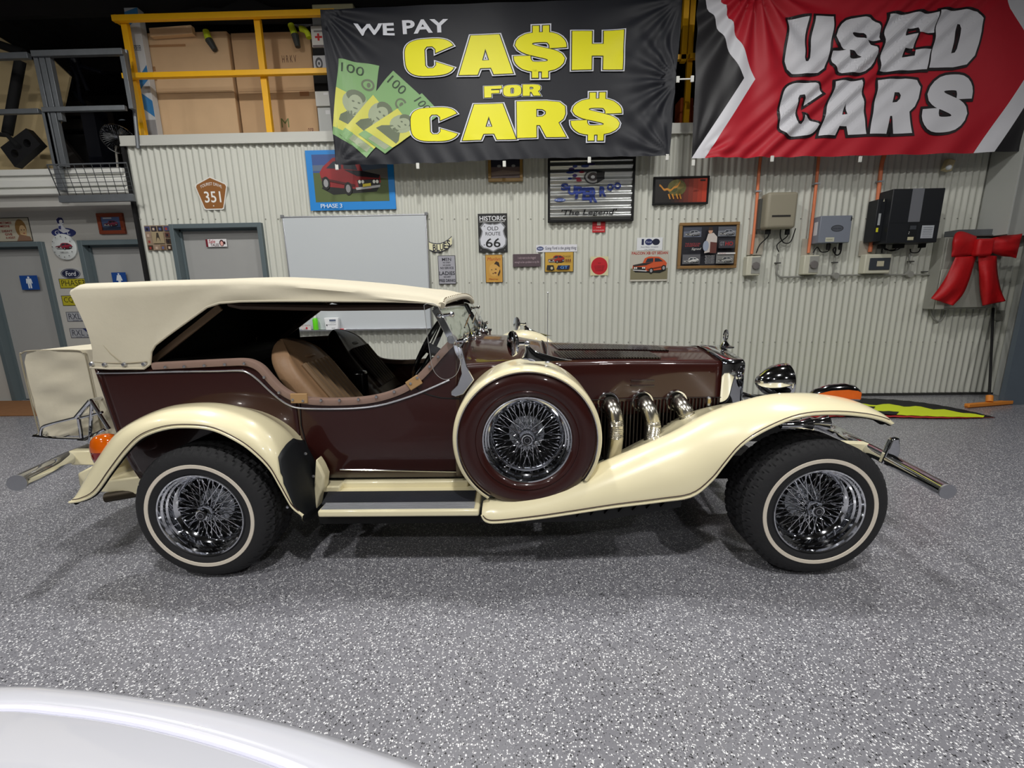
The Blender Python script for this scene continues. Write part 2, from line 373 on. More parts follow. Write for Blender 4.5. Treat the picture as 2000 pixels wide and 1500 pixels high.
# recessed left wall with the two toilet doors
YL = 5.72
a0, a1 = P(-26, 560, YL).x, P(106, 560, YL).x; az = P(50, 473, YL).z
b0, b1 = P(165, 520, YL).x, P(322, 520, YL).x; bz = P(220, 469, YL).z
ZT = P(100, 414, YL).z + 0.3
w = MB(); w.box(-9.6, a0, YL, YL + 0.1, 0, ZT); w.box(a1, b0, YL, YL + 0.1, 0, ZT); w.box(b1, XL + 0.3, YL, YL + 0.1, 0, ZT)
w.box(a0, a1, YL, YL + 0.1, az, ZT); w.box(b0, b1, YL, YL + 0.1, bz, ZT)
struct(w, 'wall_left_back', wallpaint)
struct(MB().box(XL - 0.04, XL + 0.3, YW + 0.12, YL, 0, ZT), 'trim_4', matt_black)
fw_ = P(10, 560, YL).x - P(-8, 560, YL).x
dr1 = door('door_1', a0, a1, az, YL, 0.06, 0.12)
dr2 = door('door_2', b0, b1, bz, YL, 0.06, 0.12)
# lower mezzanine front: ribbed gutter fascia, bulkhead below
YF = 5.38
zf = [P(20, y, YF).z for y in (331, 343, 352, 366, 371, 381, 386, 402)]
m = MB(); xr = XL - 0.04
m.box(-9.6, xr, YF, YF + 0.35, zf[1], zf[0]); m.box(-9.6, xr, YF + 0.03, YF + 0.35, zf[2], zf[1]); m.box(-9.6, xr, YF, YF + 0.35, zf[3], zf[2])
m.box(-9.6, xr, YF + 0.03, YF + 0.35, zf[4], zf[3]); m.box(-9.6, xr, YF - 0.01, YF + 0.35, zf[5], zf[4])
struct(m, 'trim_5', mat('white_fascia', (222, 222, 216), 0.45), bev=0.006)
struct(MB().box(-9.6, xr, YF + 0.06, YL + 0.1, P(60, 414, YL).z, zf[5]), 'trim_6', wallpaint)
struct(MB().box(-9.6, XL, YF + 0.3, 9.5, zf[2], zf[0] - 0.01), 'trim_7', matt_black)

# steel portal column and side wall at the right
colp = mat('column_paint', (176, 178, 174), 0.5, var=0.03)
cx0 = P(1944, 770, 5.4).x; ux0 = P(1944, 380, 5.3).x; uz0 = P(1940, 462, 5.3).z
struct(MB().box(cx0, 8.5, 5.36, YW - 0.02, 0, uz0), 'trim_8', colp, bev=0.003)
struct(MB().box(ux0, ux0 + 0.02, 5.1, YW - 0.02, uz0, 4.9).box(ux0 + 0.02, 8.5, 5.24, 5.28, uz0, 4.9), 'trim_10', colp, bev=0.002)
struct(MB().box(8.5, 8.6, -6, 9.5, 0, 4.95), 'wall_right', backpaint)
gx = P(1972, 700, 4.93)
struct(MB().box(gx.x, 8.5, 4.9, 4.95, 0, 1.85), 'trim_9', mat('blue_grey_panel', (84, 94, 104), 0.6, var=0.1))

# ================================================================ the vintage tourer
YN, YB, YC = 1.81, 2.05, 2.72          # outer tyre face, body side, centre line
car = empty('vintage_car', (0.05, YC, 0), 'brown and cream open tourer with cream canvas top and wire wheels on the grey floor', 'car')
def far(y): return 2 * YC - y
def mir(pts): return [Vector((p[0], far(p[1]), p[2])) for p in pts]
def interp(lst, x):
    if x <= lst[0][0]: return lst[0][1]
    for a, b in zip(lst[:-1], lst[1:]):
        if x <= b[0]: return a[1] + (b[1] - a[1]) * (x - a[0]) / (b[0] - a[0] + 1e-9)
    return lst[-1][1]
def rail_at(x, pts): return interp(pts, x)

# ---- body tub: the rail curve of the side opening
rail_px = [(186, 719), (250, 716), (300, 712), (380, 708), (440, 705), (475, 704), (495, 708), (512, 718), (528, 736), (548, 757), (568, 770), (590, 778), (640, 782), (700, 780), (740, 774), (775, 763), (800, 750), (822, 731), (845, 706), (862, 686), (880, 668), (892, 662)]
rail = catmull([P(x, y, YB) for x, y in rail_px], 90)
rail2 = [(p.x, p.z) for p in rail]
ZB = 0.40
def side_y(x, z): return YB + 0.07 * max(0, (0.62 - z) / 0.3) ** 2 + 0.012 * max(0, (-1.75 - x) / 0.3) ** 2
def lean(x, z, zt): return x + 0.17 * (zt - z) * max(0, min(1, (-1.3 - x) / 0.8)) * 0.8
def side_panel(x0, x1, nx=30, nz=14, off=0, mirror=False, zb=ZB):
    rows = []
    for i in range(nx + 1):
        xx = x0 + (x1 - x0) * i / nx; zt = interp(rail2, xx); row = []
        for j in range(nz + 1):
            z = zb + (zt - zb) * j / nz; y = side_y(xx, z) + off
            row.append((lean(xx, z, zt), far(y) if mirror else y, z))
        rows.append(row)
    return MB().grid(rows)
xr0 = rail[0].x; xd0 = P(586, 850, YB).x; xd1 = P(903, 850, YB).x; xe = P(892, 662, YB).x
tub = side_panel(xr0, xd0 - 0.003, 40).build('rear_side_panel', brown, car, solid=0.02)
dpan = side_panel(xd0 + 0.003, xe, 40).build('door', brown, car, solid=0.02)
MB().add(*(lambda q: (q.v, q.f))(side_panel(xr0, xe, 60, mirror=True))).build('far_side_panel', brown, car, solid=-0.02)
# cowl side panel, below and behind the windscreen bracket, running to the hood
def hoodz(x):       # ridge height
    return interp([(P(880, 650, YC).x, P(930, 652, YC).z), (P(1000, 655, YC).x, P(1000, 657, YC).z), (P(1070, 668, YC).x, P(1070, 669, YC).z), (P(1200, 670, YC).x, P(1200, 672, YC).z), (P(1400, 676, YC).x, P(1400, 678, YC).z)], x)
HW = [(-0.30, 0.66), (0.0, 0.60), (0.20, 0.50), (0.6, 0.40), (1.4, 0.30)]
HS = [(-0.30, 0.085), (0.2, 0.050), (1.4, 0.042)]
def hpow(x): return interp([(-0.3, 2.0), (0.2, 1.3), (1.4, 1.3)], x)
def hood_sec(x, zb, n=14, inset=0):
    w = interp(HW, x) - inset; zr = hoodz(x) - inset; sh = interp(HS, x); pts = []
    for z in [zb + (zr - sh - 0.03 - zb) * k / 5 for k in range(6)]: pts.append((x, YC - w, z))
    pw = hpow(x)
    for k in (1, 2, 3):
        a = k / 3 * math.pi / 2; pts.append((x, YC - w + 0.028 * (1 - math.cos(a)), zr - sh - 0.03 + 0.03 * math.sin(a)))
    f0 = (w - 0.028) / w
    for k in range(1, n + 1):
        f = f0 * (1 - k / n); pts.append((x, YC - w * f, zr - sh * (f / f0) ** pw))
    return pts + [(p[0], far(p[1]), p[2]) for p in reversed(pts[:-1])]
xh0 = P(1072, 700, 2.2).x; xh1 = P(1408, 740, YC - interp(HW, 1.2)).x
xs_ = [-0.33 + (xh0 - 0.004 + 0.33) * i / 14 for i in range(15)]
MB().grid([hood_sec(x, 0.42) for x in xs_]).build('cowl', brown, car, solid=0.012)
hood = MB().grid([hood_sec(xh0 + (xh1 - xh0) * i / 24, 0.66) for i in range(25)]).build('hood', brown, car, solid=0.01)
# hood louvres, two rows on the near top shoulder and two beyond
sx0, sx1 = P(1092, 690, 2.4).x, P(1325, 690, 2.4).x
for row, (off, cnt, yy) in enumerate(((0, 40, 0.12), (0.0, 34, 0.55))):
    m = MB()
    for sgn in (1,):
        for k in range(cnt):
            x = sx0 + (sx1 - sx0) * k / 40 + off; w = interp(HW, x)
            def top(f):
                return hoodz(x) - interp(HS, x) * f ** hpow(x)
            f0, f1 = yy, yy + 0.34
            m.beam((x + 0.010, YC - sgn * w * f1, top(f1) + 0.002), (x - 0.020, YC - sgn * w * f0, top(f0) + 0.002), 0.012, 0.010)
    m.build('hood_louvres', mat('louvre_dark', (24, 14, 12), 0.35, coat=0.5), hood, kind='stuff')
# panel gap rings
def ring_strip(x, zb, r=0.003): return MB().tube([(p[0], p[1] - 0.002 * (1 if p[1] < YC else -1), p[2] + 0.001) for p in hood_sec(x, zb)], r, 6)
ring_strip(xh0, 0.5).build('panel_gap', matt_black, car)
# hood crease, hinge line and small air slots
def hy(x): return YC - interp(HW, x) - 0.002
def onhood(px, py, off=0.003):
    Y = 2.3
    for _ in range(6): X = P(px, py, Y).x; Y = hy(X) - off
    return P(px, py, Y)
MB().tube([onhood(x, y) for x, y in ((1150, 781), (1250, 778), (1409, 776))], 0.0022, 6).build('hood_hinge_line', mat('shadow_gap', (20, 8, 8), 0.5), hood)
for yy in (743, 753): MB().tube([onhood(x, yy + 0.004 * x - 4.9, 0.002) for x in (1232, 1258, 1278)], 0.004, 8).build('air_slot', mat('slot_brown', (40, 18, 16), 0.3, coat=1), hood)
bp_ = onhood(1384, 784, 0.004)
bd = MB().lathe([(0.001, -0.006), (0.014, -0.006), (0.017, 0), (0.017, 0.004)], (0, 0, 0), 20)
bd.v = [(bp_.x + v[0], bp_.y + v[1], bp_.z + v[2] * 1.7) for v in bd.v]
bdo = bd.build('badge', alu, car)
MB().box(bp_.x - 0.008, bp_.x + 0.008, bp_.y - 0.008, bp_.y - 0.006, bp_.z - 0.010, bp_.z + 0.014).build('badge_face', mat('badge_gold', (170, 150, 100), 0.4, metal=0.6), bdo)

# ---- radiator shell
rsec = lambda x, zb, ins=0: hood_sec(x, zb, inset=ins)
xr1 = P(1449, 740, YC - 0.30).x
shell = MB()
rows = []
for i, (x, ins) in enumerate(((xh1 - 0.002, -0.004), (xh1 + 0.01, -0.010), (xr1 - 0.01, -0.012), (xr1, -0.006), (xr1, 0.02))): rows.append(rsec(x, 0.52, ins))
shell.grid(rows).build('radiator_shell', chrome, car)
gr = MB().prismz([(xr1 - 0.03, YC - 0.26), (xr1 - 0.028, YC - 0.26), (xr1 - 0.028, YC + 0.26), (xr1 - 0.03, YC + 0.26)], 0.52, 0.93)
for k in range(24): gr.box(xr1 - 0.028, xr1 - 0.008, YC - 0.25 + k * 0.0215, YC - 0.244 + k * 0.0215, 0.52, 0.92)
gr.build('radiator_grille', chrome, car)
# mascot: a ring on a stepped base
mp = Vector((P(1416, 672, YC).x, YC, hoodz(1.3) - 0.003)); zt = P(1416, 645, YC).z
ms = MB().lathe([(0.001, 0), (0.055, 0.0), (0.055, 0.008), (0.03, 0.014), (0.018, 0.03), (0.008, 0.042), (0.001, 0.046)], mp, 24, 'Z').build('radiator_mascot', chrome, car)
c = (zt + mp.z + 0.045) / 2; rr = (zt - mp.z - 0.045) / 2
MB().tube([(mp.x + 0.55 * rr * math.sin(a), mp.y + 0.3 * rr * math.sin(a), c + rr * math.cos(a)) for a in [2 * math.pi * k / 24 for k in range(24)]], 0.005, 8, closed=True).tube([(mp.x, mp.y, c - rr), (mp.x, mp.y, c + rr)], 0.004, 8).build('mascot_ring', chrome, ms)

# ---- tub fittings
railpath = [(p.x, p.y - 0.004, p.z) for p in catmull([P(x, y, YB) for x, y in rail_px[2:]], 80)]
rl = MB()
rows = []
for i, p in enumerate(railpath):
    p = Vector(p); t = (Vector(railpath[min(i + 1, 79)]) - Vector(railpath[max(i - 1, 0)])).normalized(); nrm = Vector((-t.z, 0, t.x))
    if nrm.z < 0: nrm = -nrm
    rows.append([p + nrm * a + Vector((0, b, 0)) for a, b in ((-0.024, 0.002), (-0.024, -0.007), (-0.012, -0.011), (0.004, -0.010), (0.010, 0.0), (0.010, 0.022), (0.0, 0.03), (-0.022, 0.026))])
rl.grid(rows, 0, True).build('padded_rail', vinyl_rail, car)
rl2 = MB().grid([[Vector((q[0], far(q[1]), q[2])) for q in r] for r in rows], 0, True).build('padded_rail', vinyl_rail, car)
snap = MB().lathe([(0.0005, -0.006), (0.006, -0.005), (0.0075, 0.0)], (0, 0, 0), 10).mesh('snap', alu)
def put(me, name, loc, parent, rot=None):
    o = bpy.data.objects.new(name, me); COL.objects.link(o); o.parent = parent; o.location = Vector(loc) - WORLD[parent.name]
    if rot: o.rotation_euler = rot
    WORLD[o.name] = Vector(loc); return o
for px, py in ((323, 717), (360, 716), (399, 714), (439, 712), (477, 710), (516, 737), (545, 767), (572, 781), (592, 783), (627, 782), (663, 782), (700, 780), (735, 775), (770, 765), (802, 749), (815, 738), (839, 716), (856, 697)):
    put(snap, 'snap_fastener', P(px, py, YB - 0.019), rl2 if False else car)
for q in ((563, 770, 593, 786), (792, 742, 812, 762)):   # leather joint patches
    a = P(q[0] + 5, (q[1] + q[3]) / 2 + (3 if q[0] > 700 else 0), YB - 0.014); b = P(q[2] + 8, (q[1] + q[3]) / 2 + (0 if q[0] < 700 else -12), YB - 0.014)
    MB().beam(a, b, 0.012, 0.05).build('leather_patch', mat('patch_leather', (176, 140, 96), 0.5), car, bev=0.004)
stripe_px = [(190, 729), (260, 728), (340, 726), (420, 725), (468, 724), (486, 729), (505, 743), (525, 762), (545, 779), (562, 790), (585, 797), (640, 799), (700, 797), (745, 791), (790, 778), (830, 763), (878, 742)]
def onside(px, py, off=0.004):
    Y = YB
    for _ in range(5):
        q = P(px, py, Y); Y = side_y(q.x, q.z) - off
    return P(px, py, Y)
MB().tube([onside(*p) for p in [(v.x, v.y) for v in catmull([(x, y, 0) for x, y in stripe_px], 70)]], 0.0045, 8).build('pinstripe_moulding', mat('moulding', (205, 205, 210), 0.2, metal=0.7), car)
MB().tube([onside(x, y, 0.001) for x, y in ((806, 750), (820, 764), (840, 772), (862, 777), (900, 779))], 0.003, 6).build('panel_gap', matt_black, car)
MB().tube([onside(x, y, 0.002) for x, y in ((586, 786), (588, 830), (596, 860), (606, 890), (616, 915))], 0.003, 6).build('panel_gap', matt_black, car)
MB().tube([onside(x, y, 0.004) for x, y in ((664, 917), (780, 919), (892, 921))], 0.004, 6).build('sill_moulding', chrome, car)
# rear panel of the tub and interior floor
zt0 = rail[0].z; rows = []
for j in range(9):
    z = ZB + (zt0 - ZB) * j / 8; x = lean(xr0, z, zt0); y = side_y(xr0, z)
    rows.append([(x + 0.05 * (1 - abs(t)) * -1 * 0 , YC + (y - YC) * t, z) for t in (1, 0.9, 0.5, 0, -0.5, -0.9, -1)])
MB().grid(rows).build('rear_panel', brown, car, solid=0.02)
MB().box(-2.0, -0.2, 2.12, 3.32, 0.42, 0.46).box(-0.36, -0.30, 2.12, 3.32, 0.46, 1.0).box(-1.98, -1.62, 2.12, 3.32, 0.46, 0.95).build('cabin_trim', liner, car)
# chassis and sills
ch = MB().box(-2.15, 2.0, 2.35, 2.45, 0.26, 0.40).box(-2.15, 2.0, 2.99, 3.09, 0.26, 0.40).box(-1.9, 1.2, 2.45, 2.99, 0.28, 0.36).box(-0.4, 1.15, 2.40, 3.04, 0.38, 0.66)
for x in (-1.42, 1.4): ch.tube([(x, 1.98, 0.33), (x, 3.46, 0.33)], 0.045, 12)
ch.build('chassis', matt_black, car)

# ---- fenders
def fender(name, stations, yo, m=cream, n=70, lip=True, mirror=False):
    O = catmull([P(s[0], s[1], yo) for s in stations], n)
    Cc = catmull([P(s[2], s[3], s[4]) for s in stations], n)
    I = catmull([Vector((P(s[2], s[3], s[4]).x, s[5], P(s[2], s[3], s[5]).z - s[6] * 0.6 - 0.006 if not mirror else P(s[2], s[3], s[4]).z - s[6])) for s in stations], n)
    rows = []
    for o, c, i in zip(O, Cc, I):
        row = []
        for k in range(13):
            a = k / 12 * math.pi / 2; d = c - o
            row.append(Vector((o.x + d.x * math.sin(a), o.y + d.y * (1 - math.cos(a)), o.z + d.z * math.sin(a))))
        for k in range(1, 9):
            t = k / 8; row.append(c.lerp(i, t) - Vector((0, 0, 0.006 * math.sin(math.pi * t))))
        rows.append(row)
    if mirror: rows = [[Vector((q.x, far(q.y), q.z)) for q in r] for r in rows]
    m_ = MB().grid(rows); f = m_.build(name, m, car, ang=60)
    ins = MB().grid([[q + Vector((0, (0.012 if not mirror else -0.012), -0.012)) for q in r] for r in rows]).build('fender_lining', matt_black, f, ang=60)
    if lip:
        MB().tube([r[0] for r in rows], 0.006, 8).build('fender_lip', cream, f)
        MB().tube([r[0] * 0.93 + r[2] * 0.07 + Vector((0, -0.004 if not mirror else 0.004, 0.012)) for r in rows[2:-2]], 0.0022, 6).build('fender_pinstripe', mat('dark_pinstripe', (60, 40, 40), 0.4), f)
    return f, rows
FS = [(941, 1006, 944, 978, 1.90, 2.06, .0), (950, 1018, 958, 972, 1.90, 2.06, .0), (975, 1020, 985, 966, 1.92, 2.06, .0), (1050, 1012, 1055, 948, 1.94, 2.10, .01), (1120, 1002, 1115, 926, 1.95, 2.15, .01),
      (1200, 990, 1185, 898, 1.96, 2.24, .02), (1290, 979, 1255, 869, 1.97, 2.30, .02), (1350, 969, 1315, 843, 1.98, 2.34, .02), (1388, 940, 1372, 812, 1.98, 2.36, .03), (1414, 908, 1420, 792, 1.98, 2.36, .04), (1445, 872, 1465, 778, 1.98, 2.36, .06),
      (1492, 841, 1510, 769, 1.98, 2.34, .07), (1556, 815, 1560, 767, 1.98, 2.22, .05), (1620, 808, 1612, 770, 1.97, 2.12, .03), (1684, 812, 1664, 781, 1.94, 2.03, .01), (1722, 820, 1706, 800, 1.91, 1.97, .0), (1741, 828, 1738, 822, 1.85, 1.89, .0)]
ff, frows = fender('front_fender', FS, 1.80)
fender('front_fender', FS, 1.80, mirror=True)
RS = [(136, 981, 136, 980, 1.82, 1.84, .0), (160, 977, 156, 962, 1.86, 1.90, .0), (187, 962, 178, 928, 1.90, 1.95, .0), (217, 921, 205, 888, 1.93, 2.0, .0), (248, 881, 240, 841, 1.95, 2.10, .01), (279, 853, 277, 815, 1.95, 2.10, .01),
      (325, 837, 325, 795, 1.95, 2.08, .015), (372, 834, 374, 787, 1.95, 2.08, .015), (418, 840, 428, 787, 1.95, 2.08, .015), (465, 862, 482, 798, 1.95, 2.08, .01), (496, 884, 526, 817, 1.95, 2.08, .01), (527, 915, 563, 845, 1.96, 2.08, .005),
      (548, 950, 590, 882, 1.98, 2.08, .0), (562, 975, 606, 915, 2.0, 2.08, .0), (573, 992, 616, 955, 2.0, 2.08, .0), (592, 1007, 619, 1000, 2.0, 2.08, .0)]
rf, rrows = fender('rear_fender', RS, 1.80)
fender('rear_fender', RS, 1.80, mirror=True)
# black stone guard on the leading face of the rear fender
i0 = int(69 * 11.35 / 15)
g = []
for i in range(i0, 69):
    r = rrows[i]; cut = 2 + int(max(0, 3 - (i - i0) * 0.6)); g.append([q + Vector((0.006, -0.006, 0.002)) for q in [r[min(19, cut + k * (19 - cut) // 10)] for k in range(11)]])
sg = MB().grid(g).build('stone_guard', mat('guard_rubber', (22, 25, 29), 0.55, var=0.2), rf, ang=60, solid=0.004)
for q in ((551, 921), (597, 886), (562, 990), (612, 930)):
    put(snap, 'guard_screw', P(q[0], q[1], 1.83 if q[0] < 580 else 1.95), sg)

# dark inner wheel houses
for xc in (P(389, 1010, YN).x, P(1602, 1005, YN).x):
    m = MB(); m.lathe([(0.46, 2.14 - YN), (0.02, 2.14 - YN)], (xc, YN, 0.36), 32); m.v = [(v[0], v[1], max(v[2], 0.2)) for v in m.v]
    if xc < 0: m.v = [(v[0], v[1], min(v[2], 0.74)) for v in m.v]; m.build('wheel_house', matt_black, car)

# ---- running board
rb = MB()
def board(mirror=False):
    e0, e1 = P(621, 1000, 1.83), P(936, 1000, 1.83); f = (lambda y: far(y)) if mirror else (lambda y: y)
    b = MB(); ya, yb = sorted((f(1.822), f(2.12))); b.box(e0.x, e1.x, ya, yb, 0.318, 0.352)
    o = b.build('running_board', cream, car, bev=0.010, seg=3)
    if mirror: return
    x0, x1 = P(636, 965, 1.95).x, P(928, 965, 1.95).x
    MB().prismz([(P(628, 978, 1.885).x, 1.885), (P(926, 977, 1.885).x, 1.885), (P(930, 957, 2.015).x, 2.015), (P(641, 957, 2.015).x, 2.015)], 0.352, 0.358).build('tread_mat', rubber_mat, o)
    st = MB(); xa, xb = P(627, 985, 1.84).x, P(926, 985, 1.84).x
    for y, z, r in ((1.886, 0.357, 0.0045), (1.874, 0.356, 0.005), (1.862, 0.355, 0.005), (1.850, 0.354, 0.005), (1.840, 0.353, 0.005)): st.tube([(xa, y, z), (xb, y, z)], r, 8)
    st.build('tread_strip', alu, o)
board(); board(True)
zs0 = P(780, 936, 2.10).z
MB().box(P(668, 945, 2.08).x, P(915, 945, 2.08).x, 2.07, 2.12, 0.345, zs0).box(P(622, 925, 2.06).x, P(668, 945, 2.06).x, 2.03, 2.12, 0.345, zs0 - 0.005).build('sill_panel', cream, car, bev=0.008)
MB().prism([(P(x, y, 1.96).x, P(x, y, 1.96).z) for x, y in ((612, 900), (622, 916), (630, 934), (628, 956), (619, 975), (614, 1000), (606, 1000))], 1.98, 2.05).build('sill_end', cream, car, bev=0.01)
MB().box(P(625, 1010, 1.88).x, P(938, 1010, 1.88).x, 1.87, 1.9, 0.26, 0.325).build('board_valance', matt_black, car)
# black slotted valance below the front fender
v = MB().prism([(P(940, 1015, 1.86).x, 0.34), (P(1330, 975, 1.86).x, 0.42), (P(1330, 990, 1.86).x, 0.34), (P(1180, 1018, 1.86).x, 0.275), (P(1000, 1030, 1.86).x, 0.262), (P(940, 1027, 1.86).x, 0.27)], 1.86, 1.875).build('slotted_valance', mat('valance_black', (18, 18, 20), 0.45), car)
for k in range(7):
    x = P(1135 + 27 * k, 1010, 1.86).x; z = 0.295 + k * 0.008
    MB().beam((x - 0.02, 1.853, z), (x + 0.02, 1.853, z + 0.05), 0.014, 0.01).build('slot', mat('slot_black', (5, 5, 6), 0.5), v)

# ---- wheels
def tyre_mesh(outer=True):
    prof = []   # (radius, depth): from rim lip around
    W = 0.255
    base = [(0.200, 0.030), (0.204, 0.014), (0.216, 0.006), (0.240, 0.001), (0.268, 0.001), (0.290, 0.006), (0.306, 0.014), (0.316, 0.024), (0.323, 0.036)]
    tread = [(0.330, 0.042 + (W - 0.084) * k / 12) for k in range(13)]
    prof = base + tread + [(r, W - d) for r, d in reversed(base)]
    n = 288; rows = []
    for i, (r, d) in enumerate(prof):
        row = []
        for k in range(n):
            t = 2 * math.pi * k / n; rr = r
            if 7 <= i <= len(prof) - 8:
                j = i - 9; ph = (k + int(abs(j - 6) * 1.5)) % 6
                if ph in (0,): rr -= 0.008
                if j in (3, 9): rr -= 0.008
            row.append(Vector((rr * math.cos(t), d, rr * math.sin(t))))
        rows.append(row)
    return MB().grid(rows, 0, True)
WH = []
def wheel(x, y, z, rmat=rubber, spare=False, name='wheel'):
    t = tyre_mesh(); t.v = [(a + x, b + y, c + z) for a, b, c in t.v]
    o = t.build(name, rmat, car, ang=25)
    if not spare:
        ww = MB().lathe([(0.2385, 0.0015), (0.240, -0.001), (0.2555, -0.0015), (0.257, 0.0015)], (x, y, z), 72).build('whitewall', whitewall, o)
    dep = 0.070
    rim = MB().lathe([(0.203, 0.024), (0.207, 0.010), (0.204, 0.004), (0.198, 0.006), (0.194, 0.016), (0.186, 0.022), (0.183, 0.034), (0.176, 0.040), (0.172, dep - 0.006), (0.166, dep), (0.158, dep + 0.012), (0.156, dep + 0.05), (0.158, 0.16), (0.190, 0.235)], (x, y, z), 72).build('rim', chrome, o, ang=30)
    MB().lathe([(0.158, 0.155), (0.002, 0.155)], (x, y, z), 40).build('wheel_back', matt_black, o)
    MB().lathe([(0.002, 0.118), (0.058, 0.118), (0.066, 0.124), (0.085, 0.125), (0.085, 0.15)], (x, y, z), 32).build('brake_hub', alu, o)
    h = MB().lathe([(0.001, 0.012), (0.020, 0.012), (0.026, 0.010), (0.030, 0.014), (0.031, 0.024), (0.036, 0.030), (0.040, 0.040), (0.040, 0.055), (0.046, 0.062), (0.048, 0.118)], (x, y, z), 8 if not spare else 24).build('hub_cap', chrome, o, ang=20)
    MB().lathe([(0.001, 0.009), (0.020, 0.009), (0.020, 0.013)], (x, y, z), 24).build('hub_badge', mat('badge_black', (26, 26, 30), 0.3), h)
    MB().lathe([(0.012, 0.0075), (0.014, 0.0075), (0.014, 0.0095)], (x, y, z), 24).build('badge_ring', alu, h)
    spk = []
    for lay, (r0, d0, r1, d1, cnt, tw) in enumerate(((0.158, dep + 0.010, 0.040, 0.050, 36, 0.30), (0.157, dep + 0.030, 0.048, 0.112, 36, -0.30))):
        for k in range(cnt // 2):
            for s in (1, -1):
                a0 = 2 * math.pi * (k + (0.5 if lay else 0)) / (cnt // 2) + s * 0.045; a1 = a0 + s * abs(tw) * 1.6
                spk.append((r0, d0, a0, r1, d1, a1))
    cache = {}
    for r0, d0, a0, r1, d1, a1 in spk:
        key = (r0, round(a1 - a0, 4))
        if key not in cache:
            da = a1 - a0; p0 = (r0, d0, 0); p1 = (r1 * math.cos(da), d1, r1 * math.sin(da)); q = Vector(p0).lerp(Vector(p1), 0.16)
            cache[key] = MB().tube([p0, q, Vector(p0).lerp(Vector(p1), 0.2), p1], [0.0042, 0.0040, 0.0021, 0.0021], 6, caps=False).mesh('spoke', chrome)
        s_ = put(cache[key], 'spoke', (x, y, z), o, rot=(0, -a0, 0))
    return o
xw0, xw1 = P(389, 1010, YN).x, P(1602, 1005, YN).x
wheel(xw0, YN, 0.332); wheel(xw1, YN, 0.332)
for xw in (xw0, xw1):
    t = tyre_mesh(); t.v = [(a + xw, far(b + YN), c + 0.332) for a, b, c in t.v]; o = t.build('wheel', rubber, car, ang=25)
    MB().lathe([(0.204, -0.235), (0.204, -0.02), (0.15, -0.05), (0.002, -0.05)], (xw, far(YN), 0.332), 40).build('rim', chrome, o)

# ---- side-mounted spare with painted cover
sc = P(1029.5, 860, 1.875)
sp = wheel(sc.x, 1.862, sc.z, rmat=matt_black, spare=True, name='spare_wheel')
MB().lathe([(0.203, 0.012), (0.206, 0.0), (0.222, -0.009), (0.232, -0.011), (0.236, -0.006), (0.25, -0.012), (0.275, -0.014), (0.298, -0.008), (0.314, 0.002)], (sc.x, 1.862, sc.z), 90).build('wheel_cover', brown, sp, ang=50)
def cover_ring(prof, name, m, a0=-0.62, a1=math.pi + 0.98, n=90):
    rows = []
    for r, d in prof: rows.append([(sc.x + r * math.cos(a0 + (a1 - a0) * k / n), 1.862 + d, sc.z + r * math.sin(a0 + (a1 - a0) * k / n)) for k in range(n + 1)])
    return MB().grid(rows).build(name, m, sp, ang=50)
cover_ring([(0.314, 0.008), (0.315, -0.006), (0.323, -0.012), (0.333, -0.008), (0.340, 0.004), (0.343, 0.03), (0.345, 0.10), (0.345, 0.24)], 'cover_band', cream)
cover_ring([(0.3135, -0.003), (0.3165, -0.0095), (0.3195, -0.0115)], 'cover_trim', chrome)
# far spare, seen only over the cowl
MB().lathe([(0.02, 0.0), (0.30, 0.0), (0.335, 0.02), (0.345, 0.06), (0.345, 0.24)], (sc.x, far(1.862) - 0.25, sc.z + 0.035), 60).build('far_spare_cover', cream, car)

# ---- mirrors on the spares
def mirror_stalk(Y, px, pbx, pby, gx, gy):
    b = P(pbx, pby, Y); g_ = P(gx, gy, Y); top = g_ + Vector((0.065, 0, 0.0))
    m = MB()
    rows = []
    for t in range(9):
        u = t / 8; c = Vector(b).lerp(top + Vector((0.01, 0, -0.01)), u); w = 0.10 * (1 - u) ** 1.8 + 0.012; d = 0.022 * (1 - u) + 0.008
        c.x = b.x + (top.x - b.x) * u ** 0.5 * 1.0 + 0.04 * (1 - u) ** 2
        rows.append([(c.x + w * math.cos(a), Y + d * math.sin(a), c.z) for a in [2 * math.pi * k / 14 for k in range(14)]])
    m.grid(rows, 0, True); m.tube([top, g_], 0.008, 10); m.ball(top, 0.015, 8)
    o = m.build('mirror_stalk', chrome, car)
    h = MB().lathe([(0.001, 0.024), (0.03, 0.020), (0.055, 0.008), (0.058, 0.0), (0.056, -0.004), (0.05, -0.006), (0.001, -0.006)], (g_.x, Y, g_.z), 28, 'X')
    ca, sa = math.cos(0.55), math.sin(0.55); h.v = [(g_.x + (v[0] - g_.x) * ca - (v[1] - Y) * 0.8 * sa, Y + (v[0] - g_.x) * sa + (v[1] - Y) * 0.8 * ca, v[2]) for v in h.v]
    h.build('mirror_head', chrome, o)
mirror_stalk(1.93, 0, 1052, 704, 1001, 671)
mirror_stalk(far(1.93), 0, 1044, 656, 1009, 633)
# antenna
a_ = P(1069, 708, 2.02); b_ = P(1070, 572, 2.02)
MB().tube([a_, b_], 0.0016, 6).ball(b_, 0.004, 6).lathe([(0.001, 0.02), (0.008, 0.012), (0.012, 0)], a_, 12, 'Z').build('antenna', alu, car)

